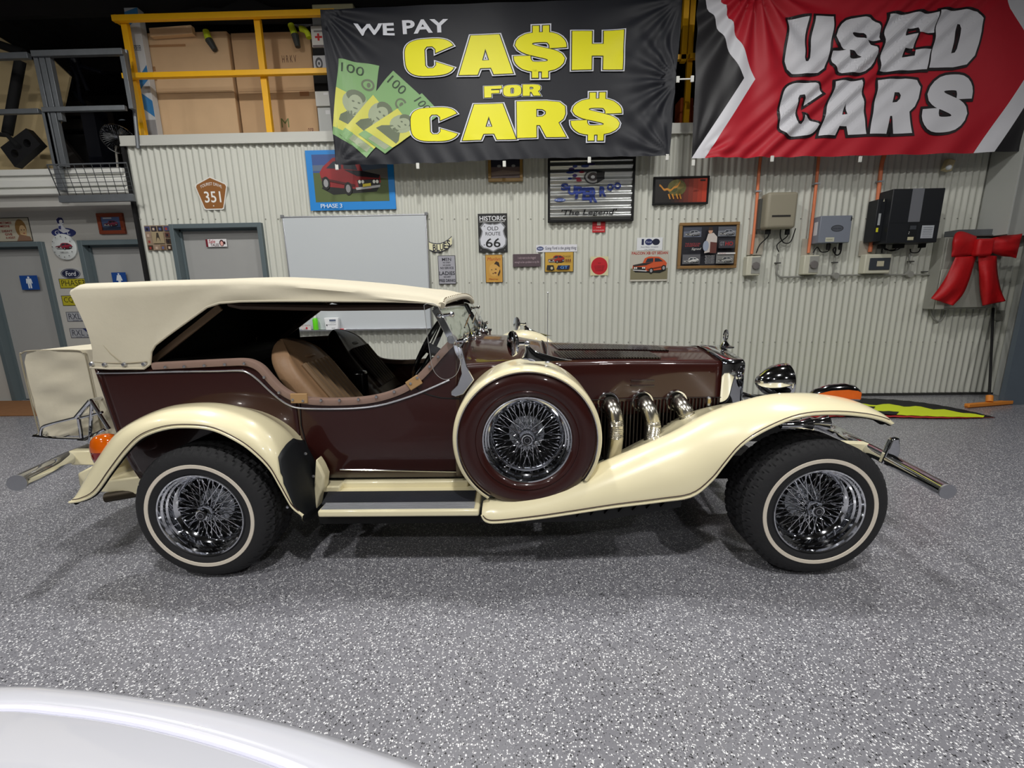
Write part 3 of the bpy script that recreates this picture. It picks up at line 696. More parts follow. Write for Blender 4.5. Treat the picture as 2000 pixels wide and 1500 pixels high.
# ---- exhaust pipes out of the hood into the fender
for k, (hx, hy_, pts) in enumerate((
    (1187, 785, [(1187, 784), (1197, 800), (1203, 830), (1201, 862), (1194, 905)]),
    (1254, 783, [(1254, 782), (1266, 798), (1275, 830), (1274, 855), (1271, 885)]),
    (1320, 781, [(1320, 779), (1334, 796), (1345, 820), (1347, 835), (1348, 860)]))):
    h0 = onhood(hx, hy_, 0.0); yy = [h0.y + 0.03, h0.y - 0.075, h0.y - 0.10, h0.y - 0.10, h0.y - 0.09]
    yy = [max(y, 2.0) if i else y for i, y in enumerate(yy)]
    path = catmull([P(p[0], p[1], y) for p, y in zip(pts, yy)], 90)
    rs = [0.0405 + (0.0026 if i % 2 else 0) for i in range(90)]
    o = MB().tube(path, rs, 20).build('exhaust_pipe', steel, car, ang=60)
    MB().lathe([(0.046, 0.0), (0.050, -0.008), (0.058, -0.009), (0.062, 0.0), (0.060, 0.01), (0.046, 0.01)], (h0.x, h0.y - 0.004, h0.z - 0.004), 32).build('pipe_flange', chrome, o)
    e = path[80]
    MB().lathe([(0.001, 0.0), (0.05, 0.0)], (h0.x, h0.y - 0.001, h0.z - 0.004), 24).build('pipe_hole', matt_black, o)
# vertical fins low on the engine side
m = MB(); xa = P(1150, 840, 2.28).x; xb = P(1400, 820, 2.36).x
for k in range(36):
    x = xa + (xb - xa) * k / 35; m.box(x, x + 0.006, hy(x) - 0.012, hy(x) + 0.01, 0.42, 0.735)
m.box(xa, xb, 2.44, 2.46, 0.40, 0.74)
m.build('side_fins', mat('fin_dark', (26, 16, 15), 0.45), car, kind='stuff')
MB().box(xa, xb, 2.40, 3.04, 0.38, 0.68).build('engine_box', matt_black, car)

# ---- headlamps, horns, side markers
def headlamp(Y, px, py, mirror=False):
    c = P(px, py, Y)
    if mirror: c.y = far(Y)
    o = MB().lathe([(0.001, -0.105), (0.012, -0.100), (0.035, -0.085), (0.064, -0.055), (0.086, -0.015), (0.097, 0.02), (0.098, 0.040), (0.101, 0.043), (0.101, 0.055), (0.088, 0.060), (0.001, 0.068)], c, 36, 'X')
    o = o.build('headlamp', chrome, car)
    MB().tube([c + Vector((0.0, 0, -0.085)), c + Vector((-0.01, 0.02, -0.16))], 0.016, 10).build('lamp_post', chrome, o)
    MB().ball(c + Vector((0.035, 0, 0.092)), 0.006, 6).build('pilot_light', redlens, o)
    return o
headlamp(2.33, 1512, 745); headlamp(2.33, 1512, 745, True)
MB().tube([P(1440, 765, 2.42), P(1495, 783, 2.36)], 0.010, 10).tube([(P(1455, 785, 2.45).x, 2.42, P(1455, 785, 2.45).z), (P(1480, 790, 2.45).x, 3.0, P(1455, 785, 2.45).z)], 0.012, 10).build('lamp_bar', chrome, car)
def marker(c, w, hgt, d):
    prof = [(0, 0), (0.06, 0.22), (0.2, 0.62), (0.45, 0.92), (0.75, 1.0), (0.93, 0.9), (1.0, 0.74)]
    rows = [[(c.x + w * u, c.y + d * s * (0.55 + 0.45 * u), c.z + hgt * v * f) for s, f in ((-1, 0), (-1, 0.62), (-0.8, 0.86), (-0.4, 0.98), (0, 1), (0.4, 0.98), (0.8, 0.86), (1, 0.62), (1, 0))] for u, v in prof]
    o = MB().grid(rows).add(rows[-1], [tuple(range(9))]).build('turn_signal', chrome, car, ang=60)
    rows = [[(c.x + w * u, c.y - d * (0.55 + 0.45 * u) - 0.004, c.z + hgt * v * f) for f in (0.10, 0.68)] for u, v in prof[2:]]
    e = rows[-1]; rows.append([(c.x + w + 0.004, c.y - d * 0.9, q[2]) for q in e]); rows.append([(c.x + w + 0.004, c.y + d * 0.9, q[2]) for q in e])
    MB().grid(rows).build('amber_lens', amber, o, ang=60)
mc = P(1570, 775, 1.99); marker(mc + Vector((0, 0, -0.012)), P(1668, 778, 1.99).x - mc.x, 0.075, 0.036)
mc2 = mc.copy(); mc2.y = far(mc.y); marker(mc2 + Vector((0, 0, -0.012)), P(1668, 778, 1.99).x - mc.x, 0.075, 0.036)
for (hx, hy2, Y) in ((1578, 830, 2.45), (1612, 825, 2.6)):
    c = P(hx, hy2, Y); MB().lathe([(0.02, -0.16), (0.022, -0.10), (0.028, -0.05), (0.040, -0.02), (0.048, 0.0), (0.046, 0.008), (0.034, 0.004), (0.012, -0.03)], c, 24, 'X').build('horn', chrome, car)

# ---- bumpers
def bumper(pts, z, rad, name, cap_dir):
    near = [Vector(p) for p in pts]; full = near + [Vector((p.x, far(p.y), p.z)) for p in reversed(near[:-1])]
    path = catmull(full, 60); o = MB().tube(path, rad, 20).build(name, chrome, car, ang=40)
    e = near[0]; d = (near[0] - near[1]).normalized()
    MB().tube([e - d * 0.004, e + d * 0.004], rad * 1.06, 20).build('bumper_cap', alu, o)
    return o
fb = bumper([P(1850, 960, 1.86), P(1740, 900, 2.20), P(1660, 858, 2.52), (P(1630, 843, 2.72).x, 2.72, P(1740, 900, 2.20).z)], 0.43, 0.034, 'front_bumper', 1)
b0_ = P(1742, 866, 2.22)
for s in (0, 1):
    y0_ = 2.22 if not s else far(2.22); q = P(1738, 880, 2.22)
    MB().prism([(q.x - 0.045, q.z - 0.07), (q.x + 0.03, q.z - 0.07), (q.x + 0.045, q.z + 0.0), (q.x + 0.03, q.z + 0.075), (q.x - 0.01, q.z + 0.07)], y0_ - 0.016, y0_ + 0.016).build('overrider', chrome, fb, bev=0.008)
for s in (0, 1):
    y0_ = 2.38 if not s else far(2.38); q = P(1685, 878, 2.34)
    MB().beam((q.x - 0.30, y0_, q.z + 0.01), (q.x + 0.06, y0_, q.z - 0.01), 0.05, 0.075).build('bumper_bracket', cream, fb, bev=0.006)
rbm = bumper([P(34, 943, 1.84), P(100, 912, 2.05), P(150, 888, 2.25), (P(150, 888, 2.25).x - 0.03, 2.72, P(150, 888, 2.25).z)], 0.47, 0.036, 'rear_bumper', -1)
q = P(165, 892, 2.22)
for yq in (q.y, far(q.y)): MB().beam((q.x - 0.06, yq, q.z), (q.x + 0.2, yq, q.z), 0.05, 0.085).build('bumper_bracket', cream, rbm, bev=0.008)
MB().prism([(p.x, p.z) for p in PP([(150, 925), (190, 905), (205, 940), (285, 930), (270, 968), (190, 962), (155, 958)], 2.12)], 2.12, 2.3).build('rear_apron', cream, car, bev=0.01)
MB().tube([P(207, 972, 2.1), P(207, 972, 2.1) + Vector((0.3, 0.1, 0.02))], 0.026, 14).build('exhaust_tip', mat('sooty_metal', (60, 52, 40), 0.5, metal=0.6), car)
# tail lamp
def taillamp(mirror=False):
    q = P(206, 874, 1.96); s = far if mirror else (lambda y: y)
    prof = [(0.088, 0.002), (0.086, 0.028), (0.075, 0.054), (0.055, 0.071), (0.03, 0.079), (0.001, 0.081)]
    f = lambda pr: [[(q.x + 0.004 - 0.76 * r * math.cos(a), s(q.y + 0.6 * r * math.sin(a)), q.z + z - 0.012) for a in [2 * math.pi * j / 24 for j in range(24)]] for r, z in pr]
    o = MB().grid(f(prof), 0, True).build('tail_lamp', amber, car, ang=60)
    MB().grid(f([(0.087, 0.002), (0.086, -0.03), (0.078, -0.06), (0.06, -0.082), (0.001, -0.09)]), 0, True).build('red_lens', redlens, o, ang=60)
taillamp(); taillamp(True)

# ---- luggage rack behind the body
rk = MB(); YR = 2.2
def rp(x, y, Y=YR): return P(x, y, Y)
rk.tube([rp(66, 852), rp(110, 856), rp(165, 858), rp(205, 838)], 0.009, 8)
rk.tube(catmull([rp(80, 850), rp(82, 838), rp(92, 830), rp(150, 815)], 14), 0.008, 8)
rk.tube([rp(150, 815), rp(178, 782)], 0.013, 8); rk.tube([rp(178, 782), rp(214, 838)], 0.010, 8); rk.tube([rp(180, 785), rp(176, 866)], 0.009, 8); rk.tube([rp(154, 818), rp(160, 855)], 0.009, 8)
rk.tube([rp(158, 816), rp(200, 805)], 0.007, 8)
rk2 = [(v[0], far(v[1]), v[2]) for v in rk.v]; fs = list(rk.f); rk.add(rk2, fs)
for x, y in ((66, 852), (110, 856), (150, 815), (178, 782)):
    p = rp(x, y); rk.tube([p, (p.x, far(p.y), p.z)], 0.009, 8)
rk.build('luggage_rack', chrome, car)

# ---- soft top
TS = [(178, 719, 142, 558), (196, 720, 152, 552), (215, 721, 180, 551), (255, 721, 230, 549.5), (282, 721, 275, 547.5), (294, 712, 310, 546), (296, 688, 335, 545.5), (304, 675, 352, 545), (330, 655, 366, 545), (352, 639, 382, 544.5), (380, 619, 400, 544), (405, 601, 424, 543), (430, 593, 448, 542), (470, 590, 478, 541), (540, 589, 542, 544), (620, 589, 620, 550), (700, 589.5, 700, 557), (770, 590, 765, 565), (831, 592, 822, 572), (861, 600, 862, 581)]
def top_rows(ins=0.0, n=96, nroof=16, dz=0.0):
    L = []
    for i in range(n):
        t = i / (n - 1) * (len(TS) - 1); k = min(int(t), len(TS) - 2); u = t - k
        L.append([TS[k][j] + (TS[k + 1][j] - TS[k][j]) * u for j in range(4)])
    rows = []
    for lx, ly, ux, uy in L:
        lo = P(lx, ly, YB - 0.012 + ins); hi = P(ux, uy, YB + 0.01)
        hi.z -= ins; row = []
        sag = 0.012 * math.sin(lx * 0.05)
        for k in range(9):
            t = k / 8; row.append(Vector((lo.x + (hi.x - lo.x) * t + 0.045 * math.sin(math.pi * t ** 0.8) * max(0, min(1, (240 - lx) / 60)) * (lx < 240), lo.y + 0.012 * math.sin(math.pi * t) * math.cos(lx * 0.02), lo.z + (hi.z - 0.035 - lo.z) * t)))
        for k in range(1, 5):
            a = k / 4 * math.pi / 2; row.append(Vector((hi.x, lo.y + 0.10 * (1 - math.cos(a)), hi.z - 0.035 + 0.035 * math.sin(a))))
        last = row[-1]
        for k in range(1, nroof // 2 + 1):
            t = k / (nroof // 2); row.append(Vector((last.x + 0.02 * math.sin(t * math.pi / 2) * (1 if ux > 800 else 0), last.y + (YC - last.y) * t, last.z + 0.022 * math.sin(t * math.pi / 2) + dz)))
        rows.append(row + [Vector((q.x, far(q.y), q.z)) for q in reversed(row[:-1])])
    return rows
tr = top_rows()
top = MB().grid(tr); r0 = tr[0]; nn = len(r0)
# rear wall of the canvas, from near edge to far edge
top.grid([[r0[k], (Vector(r0[k]) + Vector(r0[nn - 1 - k])) / 2 + Vector((-0.02, 0, 0)), r0[nn - 1 - k]] for k in range(nn // 2 + 1)])
topo = top.build('canvas_top', canvas, car, ang=40)
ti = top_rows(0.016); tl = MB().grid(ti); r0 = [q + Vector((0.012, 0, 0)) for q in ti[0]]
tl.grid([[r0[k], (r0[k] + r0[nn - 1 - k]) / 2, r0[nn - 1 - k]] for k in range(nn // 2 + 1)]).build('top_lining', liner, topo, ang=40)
# hems, seams and snaps of the canvas
hem = catmull([P(x, y, YB - 0.014) for x, y in ((184, 707), (215, 709), (250, 709), (287, 706))], 12)
MB().tube(hem, 0.002, 6).build('hem_seam', mat('seam_shadow', (170, 160, 136), 0.9), topo)
lo_edge = [tr[i][0] for i in range(len(tr))]
MB().tube([q + Vector((0, -0.002, 0.003)) for q in lo_edge], 0.0055, 8).build('canvas_binding', canvas, topo)
MB().tube([P(x, y, YB - 0.016) for x, y in ((152, 606), (190, 660), (215, 690), (236, 707))], 0.0014, 6).build('canvas_crease', mat('seam_shadow', (170, 160, 136), 0.9), topo)
for x, y in ((180, 711), (205, 712), (243, 712), (282, 711)): put(MB().lathe([(0.0005, -0.01), (0.008, -0.009), (0.011, -0.003), (0.012, 0.002)], (0, 0, 0), 14).mesh('snap_big', alu), 'turn_button', P(x, y, YB - 0.014), topo)
# front header bead with lacing
h0 = Vector(tr[-1][6]); hf = Vector((h0.x, far(h0.y), h0.z))
bead = [Vector(tr[-1][k]) for k in range(9, len(tr[-1]) - 9)]
MB().tube([b + Vector((0.002, 0, -0.016)) for b in bead], 0.018, 10).build('header_roll', canvas, topo)
for k in range(34):
    t = (k + 0.5) / 34 * (len(bead) - 1); i = min(int(t), len(bead) - 2); p = bead[i].lerp(bead[i + 1], t - i)
    MB().beam(p + Vector((0.012, 0, 0.002)), p + Vector((0.016, 0, -0.024)), 0.007, 0.004).build('lacing_loop', mat('lacing', (120, 108, 84), 0.8), topo)
# side rails and irons under the canvas
for f in (lambda y: y, far):
    def pf(x, y, Y): p = P(x, y, Y); return Vector((p.x, f(p.y), p.z))
    MB().tube([pf(448, 593, 2.12), pf(470, 598, 2.12), pf(640, 601, 2.12), pf(830, 599, 2.12), pf(845, 592, 2.12)], 0.016, 8).build('top_rail', mat('rail_brown', (74, 58, 50), 0.6), car)
    MB().beam(pf(430, 600, 2.12), pf(300, 704, 2.12), 0.012, 0.03).build('top_iron', mat('iron_tan', (128, 106, 84), 0.6), car)
# rear seat bench and dark quarter trim
q = tr[0][0]
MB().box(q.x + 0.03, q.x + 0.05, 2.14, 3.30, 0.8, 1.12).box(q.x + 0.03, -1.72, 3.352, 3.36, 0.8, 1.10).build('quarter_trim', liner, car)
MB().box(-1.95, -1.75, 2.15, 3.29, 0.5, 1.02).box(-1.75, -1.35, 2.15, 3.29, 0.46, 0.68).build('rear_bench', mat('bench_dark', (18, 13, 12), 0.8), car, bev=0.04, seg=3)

# ---- front seats
def seat(y0, y1, m1, m2, tan):
    bx, bz = P(668, 775, 2.3).x, 0.62; tx, tz = P(548, 655, 2.32).x - 0.02, 1.095
    rows = []; w = (y1 - y0) / 2; yc = (y0 + y1) / 2; n = 28
    for i in range(n + 1):
        t = i / n; x = bx + (tx - bx) * (t ** 0.95); z = bz + (tz - bz) * t
        ww = w * (1.0 if t < 0.55 else (1 - 0.52 * ((t - 0.55) / 0.45) ** 2.0)); th = 0.13 * (1 - 0.35 * t)
        if t > 0.8: kk = math.sqrt(max(0.015, 1 - ((t - 0.8) / 0.2) ** 2)); ww *= 0.45 + 0.55 * kk; th *= kk
        row = []
        for k in range(28):
            a = 2 * math.pi * k / 28; c, s = math.cos(a), math.sin(a)
            row.append(Vector((x + th * 0.5 * math.copysign(abs(c) ** 0.5, c) + (0.018 * (abs(s) > 0.75) if c > 0 else 0), yc + ww * math.copysign(abs(s) ** 0.6, s), z + 0.05 * c * (1 if t < 0.8 else 1 - (t - 0.8) * 4))))
        rows.append(row)
    b = MB().grid(rows, 0, True); b.f.append(tuple(n * 28 + k for k in range(28))); b.m.append(0)
    o = b.build('front_seat', m1, car, ang=60)
    # piped centre panel
    for k in range(-3, 4):
        pth = []
        for i in range(3, 19):
            t = i / n; x = bx + (tx - bx) * (t ** 0.95); z = bz + (tz - bz) * t; th = 0.13 * (1 - 0.35 * t)
            pth.append((x + th * 0.5 + 0.004, yc + k * w * 0.19, z + 0.052))
        MB().tube(pth, 0.017, 8).build('seat_flute', m2, o)
    t = 0.70; x = bx + (tx - bx) * t; z = bz + (tz - bz) * t
    MB().tube([(x + 0.045 - 0.01 * abs(k), yc + k * w * 0.2, z + 0.055 - 0.006 * k * k) for k in (-3, -2, -1, 0, 1, 2, 3)], 0.012, 8).build('seat_piping', m1, o)
    MB().box(bx - 0.05, bx + 0.42, y0, y1, 0.47, 0.62).build('seat_cushion', m1, o, bev=0.04, seg=3)
seat(2.14, 2.62, leather_tan, mat('flute_tan', (120, 96, 70), 0.5), True)
seat(2.82, 3.30, leather_dark, leather_dark, False)
# steering wheel, dashboard, gear tunnel box
swc = P(838, 680, 2.42); ax = Vector((-0.88, 0, 0.47)).normalized(); u_ = Vector((0, 1, 0)); v_ = ax.cross(u_)
st = MB().tube([swc + u_ * 0.19 * math.cos(a) + v_ * 0.19 * math.sin(a) for a in [2 * math.pi * k / 36 for k in range(36)]], 0.013, 10, closed=True)
for a in (0.3, math.pi - 0.3, -math.pi / 2): st.beam(swc + u_ * 0.03 * math.cos(a) + v_ * 0.03 * math.sin(a), swc + u_ * 0.185 * math.cos(a) + v_ * 0.185 * math.sin(a), 0.02, 0.006, ax)
st.tube([swc + ax * 0.01, swc - ax * 0.3], [0.03, 0.022], 12)
st.build('steering_wheel', black_gloss, car)
MB().box(-0.42, -0.30, 2.1, 3.34, 0.80, 1.02).build('dashboard', mat('dash', (32, 20, 14), 0.3), car, bev=0.03, seg=3)
q = P(735, 715, 3.1)
MB().box(q.x - 0.05, q.x + 0.06, 2.68, 2.76, 0.5, 0.86).build('centre_console', black_gloss, car, bev=0.02)

# ---- windscreen
def both(fn):
    for f in (lambda y: y, far): fn(f)
wb_n = P(888, 672, 2.10); wt_n = P(850, 603, 2.10)
def ws(f):
    b = Vector((wb_n.x, f(2.10), wb_n.z)); t = Vector((wt_n.x, f(2.10), wt_n.z)); return b, t
bn, tn = ws(lambda y: y); bf, tf = ws(far)
wf = MB(); wf.beam(bn, tn, 0.022, 0.034, (1, 0, 0.4)); wf.beam(bf, tf, 0.022, 0.034, (1, 0, 0.4)); wf.tube([bn, bf], 0.011, 8); wf.tube([tn, tf], 0.011, 8)
wso = wf.build('windscreen_frame', chrome, car, bev=0.002)
MB().grid([[bn, bf], [tn, tf]]).build('windscreen_glass', glass, wso, smooth=False)
MB().beam(bf + Vector((0.01, -0.02, 0)), tf + Vector((0.01, -0.02, 0)), 0.008, 0.012).build('frame_seal', matt_black, wso)
def stanchion(f):
    pts = [(884, 672), (902, 680), (912, 716), (926, 742), (905, 770), (890, 775), (881, 772), (881, 764), (893, 752), (901, 730), (899, 706), (889, 690)]
    pp = [P(x, y, 2.035) for x, y in pts]; ys = sorted((f(2.035), f(2.047)))
    o = MB().prism([(p.x, p.z) for p in pp], ys[0], ys[1]).build('windscreen_bracket', chrome, wso, bev=0.003)
    c = P(899, 697, 2.03); MB().lathe([(0.001, -0.006), (0.010, -0.005), (0.012, 0.0)], (c.x, f(2.03), c.z), 12).build('bracket_bolt', alu, o)
    c = P(882, 663, 2.02); MB().lathe([(0.001, -0.012), (0.018, -0.010), (0.021, -0.004), (0.021, 0.03)], (c.x, f(2.02), c.z), 24).build('wing_nut', alu, o)
both(stanchion)
def wing(f):
    pts = [(828, 596), (841, 592), (856, 600), (874, 634), (892, 672), (899, 706), (893, 728), (882, 738), (868, 741), (855, 734), (845, 718), (838, 680)]
    p0 = catmull([P(x, y, 1) for x, y in pts + [pts[0]]], 40)[:-1]
    pp = [P(1000 + (0), 0, 1)] * 0
    px = catmull([(x, y, 0) for x, y in pts + [pts[0]]], 44)[:-1]
    pp = [P(v.x, v.y, 2.0) for v in px]; pp = [Vector((p.x, f(2.0), p.z)) for p in pp]
    o = MB().add(pp, [tuple(range(len(pp)))]).build('wind_wing', clear, wso, smooth=False)
    MB().tube(pp, 0.0014, 5, closed=True).build('wing_edge', mat('acrylic_edge', (150, 150, 150), 0.2), o)
    for (x, y) in ((868, 617), (896, 668)):
        c = P(x, y, 2.0); c.y = f(2.03)
        MB().tube([c + Vector((-0.03, 0, 0.0)), c + Vector((0.03, 0, 0.006))], 0.008, 8).ball(c + Vector((-0.03, 0, 0)), 0.013, 8).ball(c + Vector((0.03, 0, 0.006)), 0.013, 8).tube([c, c + Vector((0, 0.07 * (1 if f(2) < 2.5 else -1), 0))], 0.006, 8).build('wing_clamp', chrome, o)
both(wing)
# wipers and the polished fittings on the cowl
for k in range(3):
    y = 2.28 + 0.42 * k; base = Vector((bn.x + 0.07, y, bn.z + 0.02)); tip = Vector((bn.x - 0.01 + 0.02, y + 0.26, bn.z + 0.09))
    o = MB().tube([base, tip], 0.004, 6).tube([tip + Vector((0.005, -0.15, -0.03)), tip + Vector((0.005, 0.12, 0.03))], 0.0045, 6).ball(base, 0.014, 8).build('wiper', chrome, wso)
rnd = random.Random(3)
fit = MB()
for k in range(9):
    y = 2.16 + 0.135 * k; x = bn.x + 0.045 + 0.03 * (k % 2); z = bn.z + 0.012
    fit.lathe([(0.001, 0.045), (0.010, 0.042), (0.008, 0.030), (0.013, 0.012), (0.018, 0)], (x, y, z - 0.01), 12, 'Z')
fit.tube([(bn.x + 0.03, 2.12, bn.z + 0.006), (bn.x + 0.03, 3.32, bn.z + 0.006)], 0.010, 8)
fit.build('cowl_fittings', chrome, wso)
for x, y, Y in ((950, 655, 2.9), (957, 650, 3.1)):
    c = P(x, y, Y); MB().lathe([(0.001, 0.03), (0.014, 0.03), (0.016, 0.018), (0.008, 0.012), (0.006, -0.03)], c, 14, 'Z').build('washer_jet', chrome, wso)

# ================================================================ canvas trunk behind the car (rests on the rack)
def rbox(m, x0, x1, y0, y1, z0, z1): return m.box(x0, x1, y0, y1, z0, z1)
tk = car
tx0, tx1 = P(60, 770, 2.26).x, P(186, 770, 2.26).x; tz1 = P(110, 684, 2.26).z; tz0 = P(110, 852, 2.26).z
rows = []; yy = [2.26 + 0.92 * k / 18 for k in range(19)]
tm = MB().box(tx0, tx1 + 0.13, 2.26, far(2.26), tz0, tz1)
bm = bmesh.new(); 
me = tm.mesh('trunk', canvas, smooth=False); bm.from_mesh(me); bmesh.ops.subdivide_edges(bm, edges=bm.edges, cuts=14, use_grid_fill=True)
for v in bm.verts:
    u = (v.co.x - tx0) / (tx1 - tx0); w_ = (v.co.z - tz0) / (tz1 - tz0)
    r = 0.03
    for ax_, lo_, hi_ in ((0, tx0, tx1),):
        pass
    edge = max(0, 0.12 - u) / 0.12 * max(0, w_ - 0.88) / 0.12; v.co.x += 0.025 * edge; v.co.z -= 0.02 * edge
    v.co.y += (0.010 * math.sin(w_ * 16 + 3 * u) + 0.006 * math.sin(w_ * 31 - 7 * u + 1)) * (1 if v.co.y < YC else -1) * math.sin(math.pi * min(1, max(0, u))) 
    v.co.x += -0.03 * (1 - w_) * 0 + 0.008 * math.sin(9 * w_) * (1 - u)
tm2 = MB(); tm2.v = [tuple(v.co) for v in bm.verts]; bm.verts.index_update(); tm2.f = [tuple(v.index for v in f.verts) for f in bm.faces]; tm2.m = [0] * len(tm2.f); bm.free()
cv = tm2.build('trunk_cover', canvas, tk, label='cream canvas covered trunk with piped edges', ang=60)
pip = catmull([(tx0 + 0.004, 2.252, tz0 + 0.02), (tx0 + 0.002, 2.252, tz1 - 0.06), (tx0 + 0.02, 2.252, tz1 - 0.012), (tx0 + 0.08, 2.252, tz1), (tx1 - 0.06, 2.252, tz1), (tx1 - 0.01, 2.252, tz1 - 0.015), (tx1, 2.252, tz1 - 0.06), (tx1, 2.252, tz0 + 0.02)], 60)
MB().tube(pip, 0.0035, 8).build('piping', mat('piping', (150, 142, 122), 0.7), cv)

# ================================================================ things on the corrugated wall
YS = YW - 0.014                       # crest of the corrugations
def sign(name, label, cat, px, th=0.004, Y=YS, edge=(60, 60, 60), group=None, bev=0.001):
    r = wrect(*px, Y - th)
    e = empty(name, ((r[0] + r[1]) / 2, Y - th / 2, r[2]), label, cat, group)
    panel_mb(r, Y, th).build('backing_plate', flat(edge) if isinstance(edge, tuple) else edge, e, bev=bev)
    return e, Art(r, Y - th)
def framed(name, label, cat, px, fw, fmat, Y=YS, th=0.03):
    r = wrect(*px, Y - th)
    e = empty(name, ((r[0] + r[1]) / 2, Y - th / 2, r[2]), label, cat)
    frame_mb(r, Y, th, fw).build('frame', fmat, e, bev=0.004)
    ri = (r[0] + fw, r[1] - fw, r[2] + fw, r[3] - fw)
    MB().box(ri[0], ri[1], Y - th * 0.5, Y, ri[2], ri[3]).build('backing_board', flat((210, 210, 205)), e)
    return e, Art(ri, Y - th * 0.5)

# tourist drive pentagon
r = wrect(383, 345, 446, 410, YS)
def pent(s):
    cx, cz = (r[0] + r[1]) / 2, (r[2] + r[3]) / 2; w, h = (r[1] - r[0]) / 2 * s, (r[3] - r[2]) / 2 * s; pts = []
    base = [(0, 1), (-.93, .56), (-1, .42), (-.62, -.93), (-.52, -1), (.52, -1), (.62, -.93), (1, .42), (.93, .56)]
    return [(cx + a * w, cz + b * h) for a, b in base]
e = empty('road_sign', ((r[0] + r[1]) / 2, YS, r[2]), 'brown five-sided tourist drive 351 road sign with white edge', 'sign')
MB().prism(pent(1.0), YS - 0.004, YS).build('sign_plate', flat((226, 224, 218)), e)
a = Art(r, YS - 0.004); a.mb.add([(x, YS - 0.0046, z) for x, z in pent(0.93)], [tuple(range(9))], a.mi((142, 92, 44))); a.k = 3
a.text('351', .25, .22, .76, .56, (236, 234, 228), 0.01); a.text('TOURIST DRIVE', .17, .64, .83, .73, (236, 234, 228), arc=.10); a.oval(.5, .12, .02, .02, (220, 215, 200)); a.build(e)

# blue poster with a red car
e, a = sign('car_poster', 'blue bordered poster of a red car marked PHASE 3, top corner under the black banner', 'poster', (601, 292, 770, 410), 0.012, edge=(30, 130, 205))
a.rect(.0, .0, 1, 1, (24, 130, 208)); s = a.sub(.07, .14, .93, .93)
s.rect(0, .60, 1, 1, (52, 80, 140)); s.rect(0, .66, 1, .78, (92, 108, 130)); s.rect(0, 0, 1, .62, (84, 98, 52)); s.poly([(.5, .62), (1, .70), (1, .46)], (120, 116, 112))
s.sub(.92, .10, .08, .97).car((150, 34, 38), (30, 26, 34)); s.k += 30; s.poly([(.66, .30), (.77, .32), (.77, .38), (.66, .36)], (232, 212, 60))
a.k = s.k; a.text('PHASE 3', .13, .035, .38, .105, (220, 228, 232), 0.0, spacing=0.9); a.build(e)

# small collage near the left end of the wall
e, a = sign('photo_collage', 'small square photo collage print at the left end of the corrugated wall', 'poster', (285, 440, 336, 489), 0.004)
a.rect(0, 0, 1, 1, (150, 132, 110)); rc = random.Random(5)
for i in range(4):
    for j in range(4):
        if 0 < i < 3 and 0 < j < 3: continue
        a.rect(i / 4 + .02, j / 4 + .02, i / 4 + .22, j / 4 + .21, rc.choice([(92, 60, 52), (48, 42, 52), (120, 92, 70), (70, 72, 104), (60, 44, 34), (150, 128, 110)]))
        a.rect(i / 4 + .07, j / 4 + .05, i / 4 + .15, j / 4 + .15, rc.choice([(190, 170, 150), (28, 24, 30), (150, 60, 50), (90, 100, 140)]))
a.rect(.28, .28, .72, .74, (158, 142, 112)); a.poly([(.46, .70), (.53, .70), (.58, .32), (.52, .50), (.46, .50), (.40, .32)], (62, 54, 44)); a.build(e)
# sticker on the door
Yd = YW + 0.06
e, a = sign('door_sticker', 'small white and red lettered sticker on the grey door', 'sticker', (402, 467, 443, 482), 0.001, Yd, (225, 222, 222), bev=0)
a.rect(0, 0, .1, 1, (110, 20, 36)); a.text('Sale', .14, .48, .46, .95, (170, 30, 50), 0.01, 0.2); a.text('TALES', .22, .06, .62, .42, (60, 20, 30), 0.01); a.oval(.76, .48, .11, .42, (70, 30, 38)); a.oval(.76, .42, .07, .30, (226, 170, 160)); a.oval(.9, .5, .04, .2, (50, 24, 28)); a.build(e)

# whiteboard with its tray
r = wrect(563, 420, 838, 644, YS - 0.02)
e = empty('whiteboard', ((r[0] + r[1]) / 2, YS, r[2]), 'large wall whiteboard in an aluminium frame behind the canvas top', 'whiteboard')
MB().box(r[0], r[1], YS - 0.016, YS, r[2], r[3]).build('writing_surface', mat('whiteboard', (196, 201, 204), 0.18, coat=0.3), e)
frame_mb(r, YS, 0.022, 0.014).build('frame', alu, e, bev=0.003)
MB().box(r[0] + 0.02, r[1] - 0.04, YS - 0.085, YS - 0.022, r[2] - 0.004, r[2] + 0.002).box(r[0] + 0.02, r[1] - 0.04, YS - 0.088, YS - 0.085, r[2] - 0.004, r[2] + 0.010).build('pen_tray', alu, e)
for cx, cz in ((r[0], r[3]), (r[1], r[3]), (r[0], r[2]), (r[1], r[2])): MB().box(cx - 0.018, cx + 0.018, YS - 0.026, YS, cz - 0.018, cz + 0.018).build('corner_cap', flat((120, 122, 124)), e, bev=0.004)
a = Art(r, YS - 0.0165); a.text('Cars - etc', .02, .39, .07, .405, (150, 150, 155)); a.text('Chris - Mon', .88, .225, .97, .245, (190, 110, 110)); a.build(e, 'handwriting')
zt_ = r[2] + 0.002; YT = YS - 0.055
c = P(617, 640, YT)
b = empty('soap_bottle', (c.x, YT, zt_), 'clear pump bottle of bright green liquid on the whiteboard tray', 'bottle')
MB().lathe([(0.001, 0), (0.030, 0), (0.032, 0.01), (0.032, 0.13), (0.024, 0.15), (0.012, 0.155), (0.001, 0.155)], (c.x, YT, zt_), 20, 'Z').build('bottle_body', mat('green_liquid', (104, 214, 40), 0.2, coat=0.5), b)
